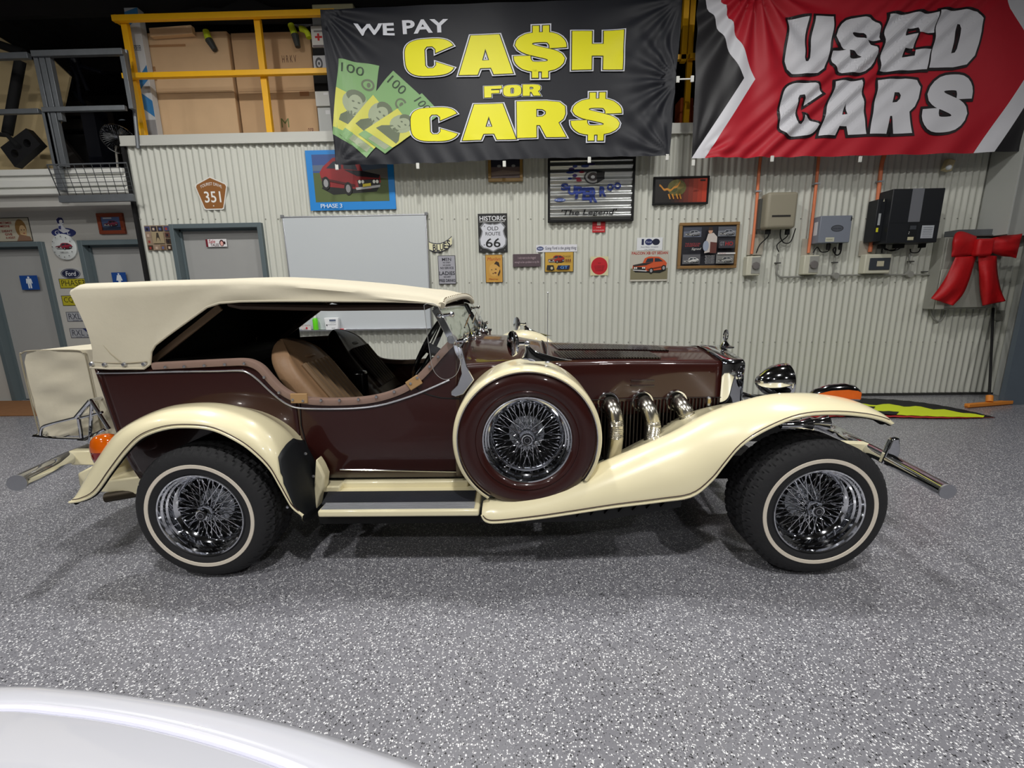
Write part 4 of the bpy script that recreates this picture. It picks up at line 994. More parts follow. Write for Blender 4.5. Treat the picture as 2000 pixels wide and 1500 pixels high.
MB().lathe([(0.014, 0.150), (0.015, 0.175), (0.008, 0.18), (0.005, 0.20), (0.010, 0.204), (0.010, 0.214), (0.001, 0.216)], (c.x, YT, zt_), 14, 'Z').tube([(c.x, YT, zt_ + 0.208), (c.x + 0.035, YT, zt_ + 0.204)], 0.004, 8).build('pump', flat(WHITE), b)
c = P(650, 640, YT); w_ = 0.088
b = empty('marker_box', (c.x, YT, zt_), 'white plastic tub with printed label on the whiteboard tray', 'box')
MB().prism([(c.x - w_ + 0.012, zt_), (c.x + w_ - 0.012, zt_), (c.x + w_, zt_ + 0.155), (c.x - w_, zt_ + 0.155)], YT - 0.03, YT + 0.03).build('tub', mat('white_plastic', (232, 234, 236), 0.35), b, bev=0.006)
a = Art((c.x - w_ + .015, c.x + w_ - .015, zt_ + .01, zt_ + .15), YT - 0.031); a.rect(.35, .72, .9, .88, (90, 100, 124)); a.text('1 2 3 4', .40, .55, .85, .68, (60, 62, 70)); a.text('MARKERS', .2, .40, .9, .46, (90, 90, 96)); a.rect(.06, .32, .16, .46, (60, 60, 64)); a.text('ERASER', .5, .08, .8, .16, (60, 60, 64)); a.build(b)
c = P(598, 640, YT)
b = empty('sign_card', (c.x, YT, zt_), 'small curved card with red and black lettering on the tray beside the green bottle', 'card')
MB().prism([(c.x - .075, zt_ + .075), (c.x - .07, zt_ + .03), (c.x - .045, zt_ + .005), (c.x + .06, zt_), (c.x + .06, zt_ + .07)], YT, YT + .004).build('card', flat((206, 196, 192)), b)
a = Art((c.x - .075, c.x + .06, zt_, zt_ + .075), YT); a.text('NO TOUCH', .1, .7, .95, .95, (70, 60, 60)); a.oval(.6, .4, .09, .18, (190, 40, 60)); a.text('OPEN', .3, .12, .7, .3, (90, 80, 80)); a.build(b)
c = P(668, 641, YT)
mp_ = MB().tube([(c.x - .02, YT - .01, zt_ + .009), (c.x + .03, YT - .01, zt_ + .009)], .009, 10).build('whiteboard_marker', flat((196, 40, 50)), None, 'red whiteboard marker lying on the tray beside the white tub', 'marker')
MB().tube([(c.x + .03, YT - .01, zt_ + .009), (c.x + .055, YT - .01, zt_ + .009)], .0075, 10).build('marker_cap', flat(WHITE), mp_)

# BLUES ribbon (the figure above it is left out)
r = wrect(838, 468, 883, 491, YS - .006)
def ribbon(s, dz=0):
    top_, bot = [], []
    for k in range(13):
        u = k / 12; x = r[0] + (r[1] - r[0]) * u; z = r[2] + (r[3] - r[2]) * (0.30 + 1.5 * (u - 0.36) ** 2) + dz; top_.append((x, z + 0.052 * s)); bot.append((x, z - 0.052 * s))
    return bot + top_[::-1]
e = MB().prism(ribbon(1.0), YS - 0.006, YS).build('ribbon_sign', flat((24, 28, 50)), None, 'curved cream ribbon sign with dark navy letters right of the whiteboard', 'sign')
a = Art(r, YS - .006); a.mb.add([(x, YS - .0066, z) for x, z in ribbon(.8)], [tuple(range(26))], a.mi((220, 216, 180))); a.k = 3
for k, ch_ in enumerate('BLUES'):
    u = .16 + .155 * k; v = .30 + 1.5 * (u + .07 - .36) ** 2; a.text(ch_, u, v - .28, u + .14, v + .28, (18, 20, 40), 0.02)
a.build(e)

# ladies sign
e, a = sign('tin_sign', 'grey tin sign about ladies and free drinks, below the curved ribbon sign', 'sign', (856, 499, 890, 555), edge=(64, 64, 66))
a.rect(.03, .02, .97, .98, (160, 160, 168))
for t, v, w, h in (('MEN', .83, .26, .11), ('NO SHIRT', .75, .22, .05), ('NO SHOES', .66, .22, .05), ('NO SERVICE', .55, .38, .075), ('LADIES', .34, .45, .13), ('NO SHIRT', .25, .2, .055), ('FREE DRINKS', .10, .46, .10)): a.text(t, .5 - w, v - .02, .5 + w, v + h - .02, (44, 44, 54), 0.012)
a.build(e)
# historic route sign
e, a = sign('route_sign', 'black and white Historic Old Route 66 tin sign', 'sign', (934, 417, 991, 493), edge=(30, 30, 30), th=.005)
a.text('HISTORIC', .06, .82, .95, .94, (222, 222, 226), 0.015); a.rect(.05, .785, .92, .80, (200, 200, 200))
sh = [(.5, .745), (.56, .725), (.68, .74), (.80, .77), (.93, .66), (.87, .56), (.90, .46), (.97, .34), (.95, .20), (.85, .12), (.68, .09), (.5, .02)]
sh = sh + [(1 - u, v) for u, v in reversed(sh[1:-1])]
a.poly([(.5 + (u - .5) * 1.02, .38 + (v - .38) * 1.03) for u, v in sh], (120, 122, 126)); a.poly([(.5 + (u - .5) * .92, .38 + (v - .38) * .94) for u, v in sh], (206, 208, 216))
a.text('OLD', .31, .57, .69, .67, (36, 36, 40), 0.008); a.text('ROUTE', .25, .44, .76, .53, (36, 36, 40), 0.005); a.text('66', .25, .13, .76, .37, (26, 26, 28), 0.012)
for u, v in ((.08, .07), (.9, .06), (.93, .93), (.22, .68), (.2, .2)): a.oval(u, v, .02, .015, (110, 110, 112), 8)
a.build(e)
# mustard sign with a woman's face
e, a = sign('face_sign', 'small mustard sign with sketched woman face and red script, under the route sign', 'sign', (948, 497, 982, 552), edge=(66, 44, 22))
a.rect(.03, .02, .97, .98, (196, 148, 66)); a.text('Marilyn', .12, .74, .88, .90, (170, 52, 30), 0.0, 0.2); a.oval(.5, .45, .30, .24, (204, 158, 82)); a.poly([(.50, .66), (.62, .76), (.78, .72), (.84, .55), (.74, .58), (.64, .64)], (52, 36, 22))
a.poly([(.70, .28), (.84, .48), (.86, .38), (.76, .22)], (60, 42, 26)); a.oval(.44, .33, .035, .018, (70, 40, 26)); a.oval(.57, .35, .07, .025, (90, 36, 26)); a.oval(.36, .46, .03, .014, (60, 42, 26)); a.oval(.6, .48, .05, .014, (60, 42, 26)); a.text('Monroe', .2, .10, .72, .16, (160, 60, 30)); a.build(e)
# purple brown plaque
e, a = sign('small_plaque', 'dark plum plaque with two lines of pale text', 'plaque', (1002, 496, 1056, 521), th=.012, edge=(84, 70, 76), bev=.004)
a.text('I only want to be dragged', .18, .56, .82, .80, (170, 150, 156)); a.text('enough to be a problem in my life', .06, .24, .94, .46, (176, 156, 164)); a.build(e)
# slogan strip
e, a = sign('slogan_sticker', 'white strip sticker with slanted dark blue slogan above the mustard car sign', 'sticker', (1047, 478, 1127, 492), .001, edge=(216, 216, 222), bev=0)
a.oval(.10, .5, .085, .30, (40, 48, 90)); a.oval(.10, .5, .07, .2, (96, 108, 150)); a.text('Ford', .05, .40, .15, .62, (220, 220, 230)); a.text('Going Ford is the going thing', .22, .20, .98, .76, (34, 38, 74), 0.0, 0.1); a.build(e)
# yellow GT sign
e, a = sign('yellow_tin_sign', 'mustard yellow tin sign with red car and blue lettered badge', 'sign', (1064, 492, 1120, 531), edge=(50, 40, 20))
a.rect(.015, .02, .985, .98, (196, 156, 62)); a.sub(.10, .42, .70, .85).car((160, 44, 30), (120, 110, 90)); a.k += 25
a.text('PHASE', .62, .74, .9, .82, (90, 70, 30)); a.text('III', .72, .50, .90, .64, (110, 50, 30), .02); a.poly([(.06, .10), (.08, .34), (.30, .34), (.34, .10)], (34, 32, 34)); a.oval(.24, .19, .08, .12, (20, 20, 20)); a.oval(.24, .19, .045, .07, (190, 180, 150)); a.poly([(.40, .12), (.46, .32), (.88, .32), (.84, .12)], (20, 30, 70)); a.text('GT', .54, .15, .80, .30, (90, 150, 210), .02); a.build(e)
# red disc sticker
e, a = sign('round_sticker', 'red disc sticker on a cream square between the yellow sign and the orange car sign', 'sticker', (1153, 501, 1188, 538), .001, edge=(206, 200, 160), bev=0)
a.oval(.5, .5, .46, .46, (184, 24, 34), 28); a.text('STOP', .42, .62, .58, .68, (60, 14, 18), .01)
for v in (.48, .40, .32, .24): a.text('NO PARKING HERE', .22 + .03 * (.48 - v) * 10, v, .80 - .03 * (.48 - v) * 10, v + .045, (96, 20, 26))
a.build(e)
# red fire sign below the silver picture
e, a = sign('fire_sign', 'small red fire extinguisher sign hanging under the silver corrugated picture', 'sign', (1157, 432, 1182, 454), .003, edge=(176, 14, 26))
a.rect(.36, .62, .64, 1.0, (206, 190, 180)); a.text('FIRE', .34, .40, .68, .50, (236, 190, 190)); a.text('EXTINGUISHER', .08, .14, .92, .24, (236, 190, 190)); a.build(e)
# gold framed small picture
e, a = framed('gold_picture', 'small gold framed picture half hidden under the black banner', 'picture', (953, 298, 1021, 354), .035, mat('gold_frame', (150, 118, 62), 0.45, var=.1))
a.rect(0, 0, 1, 1, (104, 88, 86)); a.rect(0, .52, 1, 1, (34, 34, 48)); a.poly([(0, .28), (.4, .38), (1, .3), (1, .2), (0, .12)], (140, 122, 112)); a.oval(.28, .56, .07, .06, (150, 150, 150)); a.oval(.78, .56, .07, .06, (150, 150, 150)); a.build(e)

# silver corrugated picture: real corrugations under the print
px = (1070, 308, 1239, 433); Yp = YS - .03; r = wrect(*px, Yp)
e = empty('corrugated_picture', ((r[0] + r[1]) / 2, YS, r[2]), 'black framed silver corrugated picture with blue lettering and a wheel', 'picture')
frame_mb(r, YS, .05, .026).build('frame', matt_black, e, bev=.003)
r = (r[0] + .026, r[1] - .026, r[2] + .026, r[3] - .026); NR = 8.2
def cor(v): return Yp + .010 * math.cos((v[2] - r[2]) / (r[3] - r[2]) * 2 * math.pi * NR)
m = MB(); m.grid([[(x, Yp + .010 * math.cos(k / 130 * 2 * math.pi * NR), r[2] + (r[3] - r[2]) * k / 130) for x in (r[0], r[1])] for k in range(131)])
m.build('corrugated_sheet', mat('silver_sheet', (186, 188, 186), .28, metal=.85), e, ang=80)
def bisected(vs, fs, axis, lo, hi, stp):
    bm = bmesh.new(); bv = [bm.verts.new(v) for v in vs]
    for f in fs:
        try: bm.faces.new([bv[i] for i in f])
        except ValueError: pass
    for ax_ in (axis if isinstance(axis, (list, tuple)) else [axis]):
        i = 0 if ax_ == 'x' else 2; vv = [v[i] for v in vs]; q = min(vv) + stp
        while q < max(vv):
            no = (1, 0, 0) if i == 0 else (0, 0, 1); co = (q, 0, 0) if i == 0 else (0, 0, q)
            bmesh.ops.bisect_plane(bm, geom=bm.verts[:] + bm.edges[:] + bm.faces[:], plane_co=co, plane_no=no, dist=1e-6); q += stp
    bm.verts.index_update(); out = ([tuple(v.co) for v in bm.verts], [tuple(v.index for v in f.verts) for f in bm.faces]); bm.free(); return out
a = Art(r, 0.0, .0006); blu = (38, 56, 124)
a.oval(.52, .72, .11, .115, (60, 60, 62)); a.oval(.52, .72, .09, .095, (170, 170, 170)); a.oval(.52, .72, .065, .07, (70, 64, 64)); a.oval(.52, .72, .025, .03, (200, 200, 200)); a.poly([(.56, .83), (.66, .80), (.66, .68), (.57, .61)], (40, 40, 42))
for i, (u, v, w) in enumerate(((.26, .86, .07), (.24, .80, .10), (.30, .90, .06), (.30, .75, .06), (.24, .70, .05), (.42, .90, .10), (.5, .93, .08), (.33, .83, .08))): a.oval(u, v, w / 2, .022, blu if i % 3 else (60, 46, 110), 12)
for u, v in ((.34, .70), (.35, .66), (.38, .80)): a.oval(u, v, .035, .02, (150, 50, 66), 10)
for k, ch_ in enumerate('SUPER'): a.text(ch_, .13 + .088 * k, (.50, .42, .36, .33, .28)[k], .225 + .088 * k, (.62, .58, .56, .54, .54)[k], blu, .052)
for k, ch_ in enumerate('ROO'): a.text(ch_, .60 + .088 * k, (.38, .48, .50)[k], .685 + .088 * k, (.55, .60, .62)[k], blu, .052)
a.oval(.12, .34, .07, .03, (60, 80, 140)); a.text('Ford', .07, .325, .17, .355, (190, 195, 205))
a.text("'The Legend'", .14, .05, .82, .17, (20, 20, 22), .012, .2)
mbs = MB(); 
for mi_ in range(len(a.mats)):
    fs = [f for f, q in zip(a.mb.f, a.mb.m) if q == mi_]; used = sorted({i for f in fs for i in f}); rm = {i: j for j, i in enumerate(used)}
    V, F_ = bisected([a.mb.v[i] for i in used], [tuple(rm[i] for i in f) for f in fs], 'z', 0, 0, (r[3] - r[2]) / 100)
    mbs.add([(v[0], cor(v) + v[1] - .001, v[2]) for v in V], F_, mi_)
mbs.build('printed_face', a.mats, e, smooth=False)

# black framed orange artwork
e, a = framed('orange_picture', 'wide black framed picture fading from black to orange', 'picture', (1276, 344, 1385, 399), .022, matt_black)
for k in range(8): a.rect(.30 + .0875 * k, 0, .30 + .0875 * (k + 1) + .002, 1, (40 + 20 * k, 22 + 5 * k, 18 + 2 * k))
a.rect(0, 0, .32, 1, (22, 18, 16)); a.oval(.42, .62, .18, .34, (92, 88, 40)); a.oval(.47, .70, .09, .14, (120, 106, 52)); a.oval(.36, .56, .07, .12, (66, 72, 36))
a.mb.add(*(lambda t: (t.v, t.f))(MB().grid([[a.pt(.08 + .40 * t, .74 - .9 * t + 1.0 * t * t + d + .03 * math.sin(20 * t)) for d in (-.05, .04)] for t in [k / 20 for k in range(21)]])), a.mi((190, 128, 44))); a.k += 1
for t in (.25, .32, .40, .46): a.poly([(t, .35), (t + .03, .38), (t + .06, .16), (t + .04, .14)], (190, 128, 44))
a.rect(.86, .88, .96, .94, (20, 14, 12)); a.text('2001', .74, .45, .84, .52, (90, 24, 14)); a.build(e)
# tan framed collage
e, a = framed('framed_collage', 'tan framed collage of grey car photos around a standing man', 'picture', (1326, 434, 1442, 524), .034, mat('tan_frame', (136, 104, 62), .5))
a.rect(0, 0, 1, 1, (34, 34, 42))
for (u, v, c1, c2) in ((.03, .72, (104, 110, 126), (70, 74, 86)), (.66, .72, (128, 132, 140), (90, 92, 100)), (.02, .04, (96, 96, 100), (206, 206, 204)), (.64, .04, (124, 124, 122), (160, 160, 156))):
    a.rect(u, v, u + .33, v + .24, c1); a.rect(u, v + .14, u + .33, v + .24, c2 if v > .5 else c1); a.sub(u + .02, v + .01, u + .31, v + .17).car((150, 152, 158) if v > .5 else c2); a.k += 25
a.rect(.65, .27, .98, .31, (214, 212, 210)); a.text('MUSCLE', .68, .275, .8, .3, (150, 40, 50))
a.text('THE RACE CAR', .04, .52, .32, .56, (170, 60, 60)); a.text('LEGENDS', .04, .47, .30, .51, (170, 60, 60)); a.text('Signed', .16, .37, .34, .44, (210, 210, 205), 0, .3)
a.rect(.66, .42, .96, .62, (62, 60, 66)); a.text('GT', .68, .48, .76, .58, (130, 130, 136), .02); a.text('HO', .78, .48, .92, .58, (170, 44, 48), .02)
a.poly([(.40, .30), (.42, .62), (.45, .78), (.55, .80), (.62, .70), (.62, .52), (.56, .34)], (198, 190, 184)); a.poly([(.50, .58), (.62, .56), (.62, .30), (.50, .30)], (96, 54, 48)); a.oval(.49, .85, .04, .07, (196, 150, 124)); a.poly([(.45, .86), (.53, .86), (.52, .94), (.46, .94)], (60, 44, 36)); a.oval(.42, .48, .055, .13, (150, 160, 178))
for k in range(6): a.text('BATHURST', .42 + .01 * (k % 2), .22 - .036 * k, .60, .245 - .036 * k, (190, 190, 192))
a.build(e)
# 100 sign and the orange car sign
e, a = sign('hundred_sign', 'white sign with dark blue 100 emblem just above the orange car sign', 'sign', (1244, 464, 1294, 490), edge=(218, 220, 222))
a.rect(.18, .45, .27, .9, (30, 34, 70)); a.oval(.46, .67, .15, .24, (34, 42, 92)); a.text('Ford', .36, .6, .56, .74, (200, 205, 220), 0, .1); a.oval(.74, .67, .15, .24, (20, 24, 50)); a.text('Ford Motor Company', .16, .24, .84, .34, (60, 60, 90), 0, .2); a.text('100 YEARS', .3, .08, .7, .14, (90, 90, 100)); a.build(e)
e, a = sign('orange_car_sign', 'square tin sign of an orange coupe under red heading letters', 'sign', (1231, 489, 1305, 549), edge=(190, 186, 174))
a.rect(.01, .01, .99, .99, (186, 182, 170)); a.rect(.01, .05, .99, .42, (124, 118, 92)); a.rect(.01, .0, .99, .05, (196, 192, 180)); a.text('FALCON XB GT SEDAN', .03, .87, .97, .96, (168, 52, 40), .025); a.sub(.04, .22, .97, .82).car((200, 84, 44), (44, 40, 40)); a.k += 25; a.build(e)

# ---------------- electrical gear: conduits, inverters, isolators
orange = mat('orange_conduit', (216, 124, 84), .5, var=.05)
greyc = mat('grey_conduit', (140, 140, 134), .5)
for px_, lab in (([(1487, 296), (1482, 340), (1476, 420), (1468, 496)], 'orange conduit feeding the beige inverter isolator, leftmost of three'),
                 ([(1600, 296), (1597, 330), (1590, 400), (1579, 494)], 'orange conduit between the beige and the grey inverter'),
                 ([(1731, 296), (1722, 322), (1713, 400), (1699, 492)], 'orange conduit left of the large black inverter')):
    o = MB().tube(catmull([P(x, y, YS - .03) for x, y in px_], 20), .0165 if px_[0][0] < 1700 else .021, 12).build('orange_conduit', orange, None, lab, 'conduit', group='orange conduits on the wall')
    c = P((px_[1][0] + px_[2][0]) / 2 + 1, (px_[1][1] + px_[2][1]) / 2 - 6, YS - .03)
    MB().box(c.x - .03, c.x + .03, YS - .056, YS, c.z - .008, c.z + .008).build('conduit_saddle', alu, o)
def isolator(px, lab, wide=False):
    r = wrect(*px, YS - .10); e = empty('isolator_box', ((r[0] + r[1]) / 2, YS - .05, r[2]), lab, 'switch box', 'isolator boxes under the conduits')
    MB().box(r[0], r[1], YS - .095, YS, r[2], r[3]).build('box', mat('cream_plastic', (200, 198, 180), .45), e, bev=.012, seg=3)
    cx, cz = (r[0] + r[1]) / 2, (r[2] + r[3]) / 2; w, h = (r[1] - r[0]), (r[3] - r[2])
    if wide:
        MB().box(r[0] + w * .16, r[1] - w * .05, YS - .104, YS - .095, r[2] + h * .18, r[3] - h * .2).build('window', mat('smoked_window', (62, 66, 72), .2), e, bev=.004)
        MB().box(cx - .02, cx + .06, YS - .107, YS - .104, cz - .03, cz + .03).build('paper_label', flat((190, 184, 160)), e)
    else:
        MB().box(r[0] + w * .34, r[1] - w * .04, YS - .10, YS - .095, r[2] + h * .10, r[3] - h * .06).build('cover', mat('grey_plastic', (150, 150, 144), .5), e, bev=.003)
        MB().lathe([(.001, -.022), (w * .26, -.02), (w * .28, 0)], (cx + w * .12, YS - .10, cz), 8).build('rotary_handle', flat((112, 108, 106)), e)
isolator((1459, 500, 1486, 538), 'cream isolator box under the leftmost orange conduit')
isolator((1571, 498, 1600, 536), 'cream isolator box under the middle orange conduit')
isolator((1690, 496, 1741, 534), 'wide cream box with smoked window under the right orange conduit', True)
# beige inverter
def cable(m, pts, r=.006, Y=YS - .05): m.tube(catmull([P(p[0], p[1], p[2] if len(p) > 2 else Y) for p in pts], 6 * len(pts)), r, 8)
r = wrect(1498, 374, 1558, 446, YS - .20); e = empty('beige_inverter', ((r[0] + r[1]) / 2, YS - .1, r[2]), 'beige rounded wall inverter with a dark slot near its base', 'inverter')
MB().box(r[0], r[1], YS - .20, YS - .03, r[2], r[3]).build('housing', mat('beige_plastic', (146, 140, 122), .45), e, bev=.035, seg=5)
MB().box(r[0] - .03, r[1] - .04, YS - .09, YS - .03, r[2] + .01, r[3] - .05).build('heat_sink', mat('dark_grey_metal', (76, 76, 72), .5), e)
MB().box(r[1] - .03, r[1] + .06, YS - .03, YS - .01, r[2] + .05, r[2] + .20).build('wall_plate', clad, e)
MB().box((r[0] + r[1]) / 2 - .11, (r[0] + r[1]) / 2 + .10, YS - .203, YS - .199, r[2] + .125, r[2] + .145).build('slot', flat((40, 38, 36)), e)
m = MB(); cable(m, [(1503, 448, YS - .12), (1500, 462), (1484, 478), (1477, 494)]); cable(m, [(1525, 447, YS - .12), (1524, 462), (1531, 474), (1544, 472), (1554, 446)]); cable(m, [(1540, 450, YS - .12), (1537, 462), (1518, 478), (1521, 492)])
m.build('cable', matt_black, e, kind='stuff'); MB().box(P(1500, 446, YS - .12).x - .02, P(1500, 446, YS - .12).x + .03, YS - .13, YS - .1, r[2] - .05, r[2]).build('cable_gland', matt_black, e); MB().box(P(1539, 446, YS - .12).x - .02, P(1539, 446, YS - .12).x + .02, YS - .13, YS - .1, r[2] - .06, r[2]).build('cable_gland', matt_black, e)
# grey inverter
r = wrect(1601, 421, 1662, 474, YS - .15); e = empty('grey_inverter', ((r[0] + r[1]) / 2, YS - .1, r[2]), 'small blue-grey box inverter with dark oval badge', 'inverter')
MB().box(r[0], r[1], YS - .15, YS - .01, r[2], r[3]).build('housing', mat('blue_grey_metal', (124, 130, 142), .45), e, bev=.006)
a = Art(r, YS - .15); a.oval(.56, .53, .20, .125, (52, 54, 60), 24); a.oval(.56, .53, .17, .10, (84, 88, 96), 24); a.text('inverter', .42, .50, .70, .56, (40, 42, 48)); a.rect(.22, .04, .50, .2, (196, 196, 176)); a.text('WARNING', .25, .08, .46, .15, (110, 110, 90)); a.rect(.95, .8, .99, .95, (30, 32, 38)); a.build(e)
MB().box(r[0] - .002, r[0], YS - .11, YS - .05, r[2] + .09, r[2] + .24).build('side_label', flat((206, 208, 212)), e)
m = MB(); cable(m, [(1622, 476, YS - .1), (1618, 490), (1604, 492), (1596, 483), (1588, 494)]); cable(m, [(1644, 476, YS - .1), (1641, 494), (1633, 498), (1627, 488), (1632, 484), (1631, 496)], .008); m.build('cable', matt_black, e, kind='stuff')
for x in (1619, 1643): c = P(x, 474, YS - .1); MB().lathe([(.012, -.075), (.018, -.06), (.018, 0)], (c.x, YS - .09, r[2]), 12, 'Z').build('cable_gland', matt_black, e)
# black inverter
r = wrect(1738, 368, 1838, 474, YS - .24); e = empty('black_inverter', ((r[0] + r[1]) / 2, YS - .12, r[2]), 'large black wall inverter with a grey stripe and small display', 'inverter')
MB().box(r[0], r[1], YS - .24, YS - .02, r[2], r[3]).build('housing', mat('black_housing', (32, 34, 38), .4), e, bev=.006)
MB().box(r[0] - .09, r[0], YS - .16, YS - .02, r[2] + .03, r[3] - .09).build('side_section', mat('black_housing', (32, 34, 38), .4), e, bev=.004)
a = Art(r, YS - .24); a.rect(.37, .39, .60, 1.0, (112, 114, 120)); a.rect(0, .375, 1, .38, (16, 16, 18)); a.rect(.40, .06, .58, .37, (22, 24, 27)); a.rect(.43, .25, .55, .32, (64, 68, 74)); a.rect(.41, .05, .53, .11, (196, 190, 160)); a.rect(.66, .08, .90, .32, (176, 180, 186))
for k in range(6): a.rect(.69, .11 + .033 * k, .87, .116 + .033 * k, (120, 124, 130))
a.oval(.42, .20, .008, .008, (230, 230, 230), 8); a.oval(.415, .17, .008, .008, (230, 230, 230), 8); a.build(e)
a = Art((r[0] - .09, r[0], r[2], r[3]), YS - .16); a.rect(.30, .36, .60, .58, (170, 174, 176)); a.rect(.22, .23, .50, .31, (222, 216, 50)); a.poly([(.62, .80), (.78, .80), (.70, .86)], (210, 208, 180)); a.build(e, 'side_labels')
m = MB(); cable(m, [(1762, 478, YS - .1), (1756, 486), (1740, 490), (1725, 484), (1722, 494)]); cable(m, [(1754, 478, YS - .1), (1748, 487), (1730, 488), (1724, 480)]); cable(m, [(1800, 478, YS - .1), (1794, 492), (1780, 493), (1778, 486)]); m.build('cable', matt_black, e, kind='stuff')
for x, w_ in ((1755, .05), (1801, .025), (1722, .03)):
    c = P(x, 474, YS - .1); MB().box(c.x - w_, c.x + w_, YS - .13, YS - .08, r[2] - .045, r[2] + (.0 if x > 1730 else .02)).build('cable_gland', matt_black, e)
# grey conduit run with junctions
m = MB(); cable(m, [(1520, 496), (1518, 515), (1517, 532), (1520, 538), (1528, 541), (1570, 540)], .011, YS - .02)
m.tube([P(1600, 538, YS - .02), P(1815, 536, YS - .02)], .011, 8); cable(m, [(1815, 536), (1824, 537), (1827, 542), (1824, 580), (1818, 604), (1822, 620), (1832, 628), (1842, 620), (1846, 606)], .011, YS - .02)
m.tube([P(1630, 498, YS - .02), P(1627, 536, YS - .02)], .009, 8); m.tube([P(1777, 492, YS - .02), P(1773, 534, YS - .02)], .009, 8); m.tube([P(1571, 540, YS - .02), P(1600, 538, YS - .02)], .011, 8)
cr = m.build('conduit_run', greyc, None, 'thin grey conduit run joining the inverters below their isolator boxes', 'conduit')
for x, y in ((1628, 539), (1772, 536)):
    c = P(x, y, YS); MB().lathe([(.001, -.05), (.036, -.05), (.038, -.04), (.038, 0)], (c.x, YS, c.z), 20).build('junction_box', greyc, cr)
for x, y in ((1517, 514), (1628, 513), (1776, 511), (1803, 531)):
    c = P(x, y, YS); MB().box(c.x - .03, c.x + .03, YS - .035, YS, c.z - .007, c.z + .007).build('conduit_clip', flat((70, 70, 68)), cr)
# clear plastic covers left on the wall behind the conduits
for k, (px, lb) in enumerate((((1461, 457, 1492, 498), 'behind the leftmost orange conduit'), ((1567, 466, 1590, 500), 'behind the middle orange conduit'), ((1680, 470, 1712, 500), 'behind the right orange conduit'))):
    r = wrect(*px, YS - .02)
    MB().box(r[0], r[1], YS - .012, YS, r[2], r[3]).build('shield_plate', mat('dusty_plate', (176, 170, 156), .4, var=.1), None, 'dusty translucent shield plate ' + lb, 'plate', 'shield plates behind the conduits', bev=.003)

# switchboard cabinet at the right, with vent tray on top
r = wrect(1838, 462, 1952, 603, YS - .16)
e = empty('switchboard_cabinet', ((r[0] + r[1]) / 2, YS - .08, r[2]), 'grey metal switchboard cabinet on the wall behind the red bow', 'cabinet')
cabm = mat('cabinet_paint', (150, 150, 142), .45, var=.03)
MB().box(r[0], r[1], YS - .14, YS, r[2], r[3]).build('body', cabm, e, bev=.004)
MB().box(r[0] + .015, r[1] - .015, YS - .16, YS - .14, r[2] + .015, r[3] - .015).build('door', cabm, e, bev=.004)
MB().box(r[0] - .005, r[0] + .10, YS - .17, YS - .16, r[2] + .0, r[2] + .46).build('side_cover', mat('side_cover_paint', (176, 176, 166), .45), e, bev=.004)
MB().box(r[0] + .08, r[1] - .04, YS - .20, YS, r[3], r[3] + .012).build('lid', flat((90, 90, 88)), e)
tr_ = MB(); x0, x1 = r[0] + .10, r[1] - .10
for k in range(15): tr_.box(x0 + (x1 - x0) * k / 14 - .003, x0 + (x1 - x0) * k / 14 + .003, YS - .18, YS - .02, r[3] + .012, r[3] + .018)
tr_.box(x0, x1, YS - .185, YS - .175, r[3] + .012, r[3] + .075); tr_.box(x0, x1, YS - .025, YS - .015, r[3] + .012, r[3] + .075); tr_.box(x0 - .006, x0, YS - .185, YS - .015, r[3] + .012, r[3] + .075); tr_.box(x1, x1 + .006, YS - .185, YS - .015, r[3] + .012, r[3] + .075)
tr_.build('wire_tray', galv, None, 'grey metal wire tray lying on top of the switchboard cabinet', 'tray')
# red bow
bowm = mat('red_satin', (182, 18, 24), .5, var=.2, vscale=9, bump=.5, bscale=12)
Yb = YS - .23
cen = P(1916, 484, Yb)
e = empty('red_bow', (cen.x, Yb, P(1900, 596, Yb).z), 'big red satin bow hung on the switchboard cabinet', 'bow')
def cloth_poly(top_px, bot_px, name, yf, n=24, mt=bowm, par=None):
    T = catmull([(x, y, 0) for x, y in top_px], n); B_ = catmull([(x, y, 0) for x, y in bot_px], n); rows = []
    for i in range(n):
        row = []
        for k in range(9):
            p = T[i].lerp(B_[i], k / 8); row.append(P(p.x, p.y, Yb + yf(i / (n - 1), k / 8)))
        rows.append(row)
    return MB().grid(rows).build(name, mt, par or e, solid=.004, ang=80)
fold = lambda f, a_: (lambda u, v: -.05 * math.sin(math.pi * u) * math.sin(math.pi * v) + a_ * math.sin(v * f + u * 3) * u)
cloth_poly([(1908, 462), (1880, 452), (1866, 456), (1860, 470)], [(1908, 498), (1885, 500), (1866, 502), (1858, 502)], 'bow_loop', fold(9, .012))
cloth_poly([(1934, 466), (1960, 460), (1985, 458), (1997, 456)], [(1934, 492), (1955, 500), (1975, 502), (1985, 504)], 'bow_loop', fold(14, .016))
cloth_poly([(1866, 502), (1848, 540), (1832, 565), (1818, 583)], [(1906, 500), (1893, 545), (1880, 575), (1861, 597)], 'bow_tail', fold(8, .02))
cloth_poly([(1910, 498), (1912, 530), (1914, 565), (1919, 597)], [(1946, 500), (1948, 535), (1955, 568), (1964, 588)], 'bow_tail', fold(8, .02))
MB().box(P(1907, 480, Yb - .04).x, P(1938, 480, Yb - .04).x, Yb - .07, Yb + .03, P(1920, 500, Yb - .04).z, P(1920, 466, Yb - .04).z).build('bow_knot', bowm, e, bev=.03, seg=4)

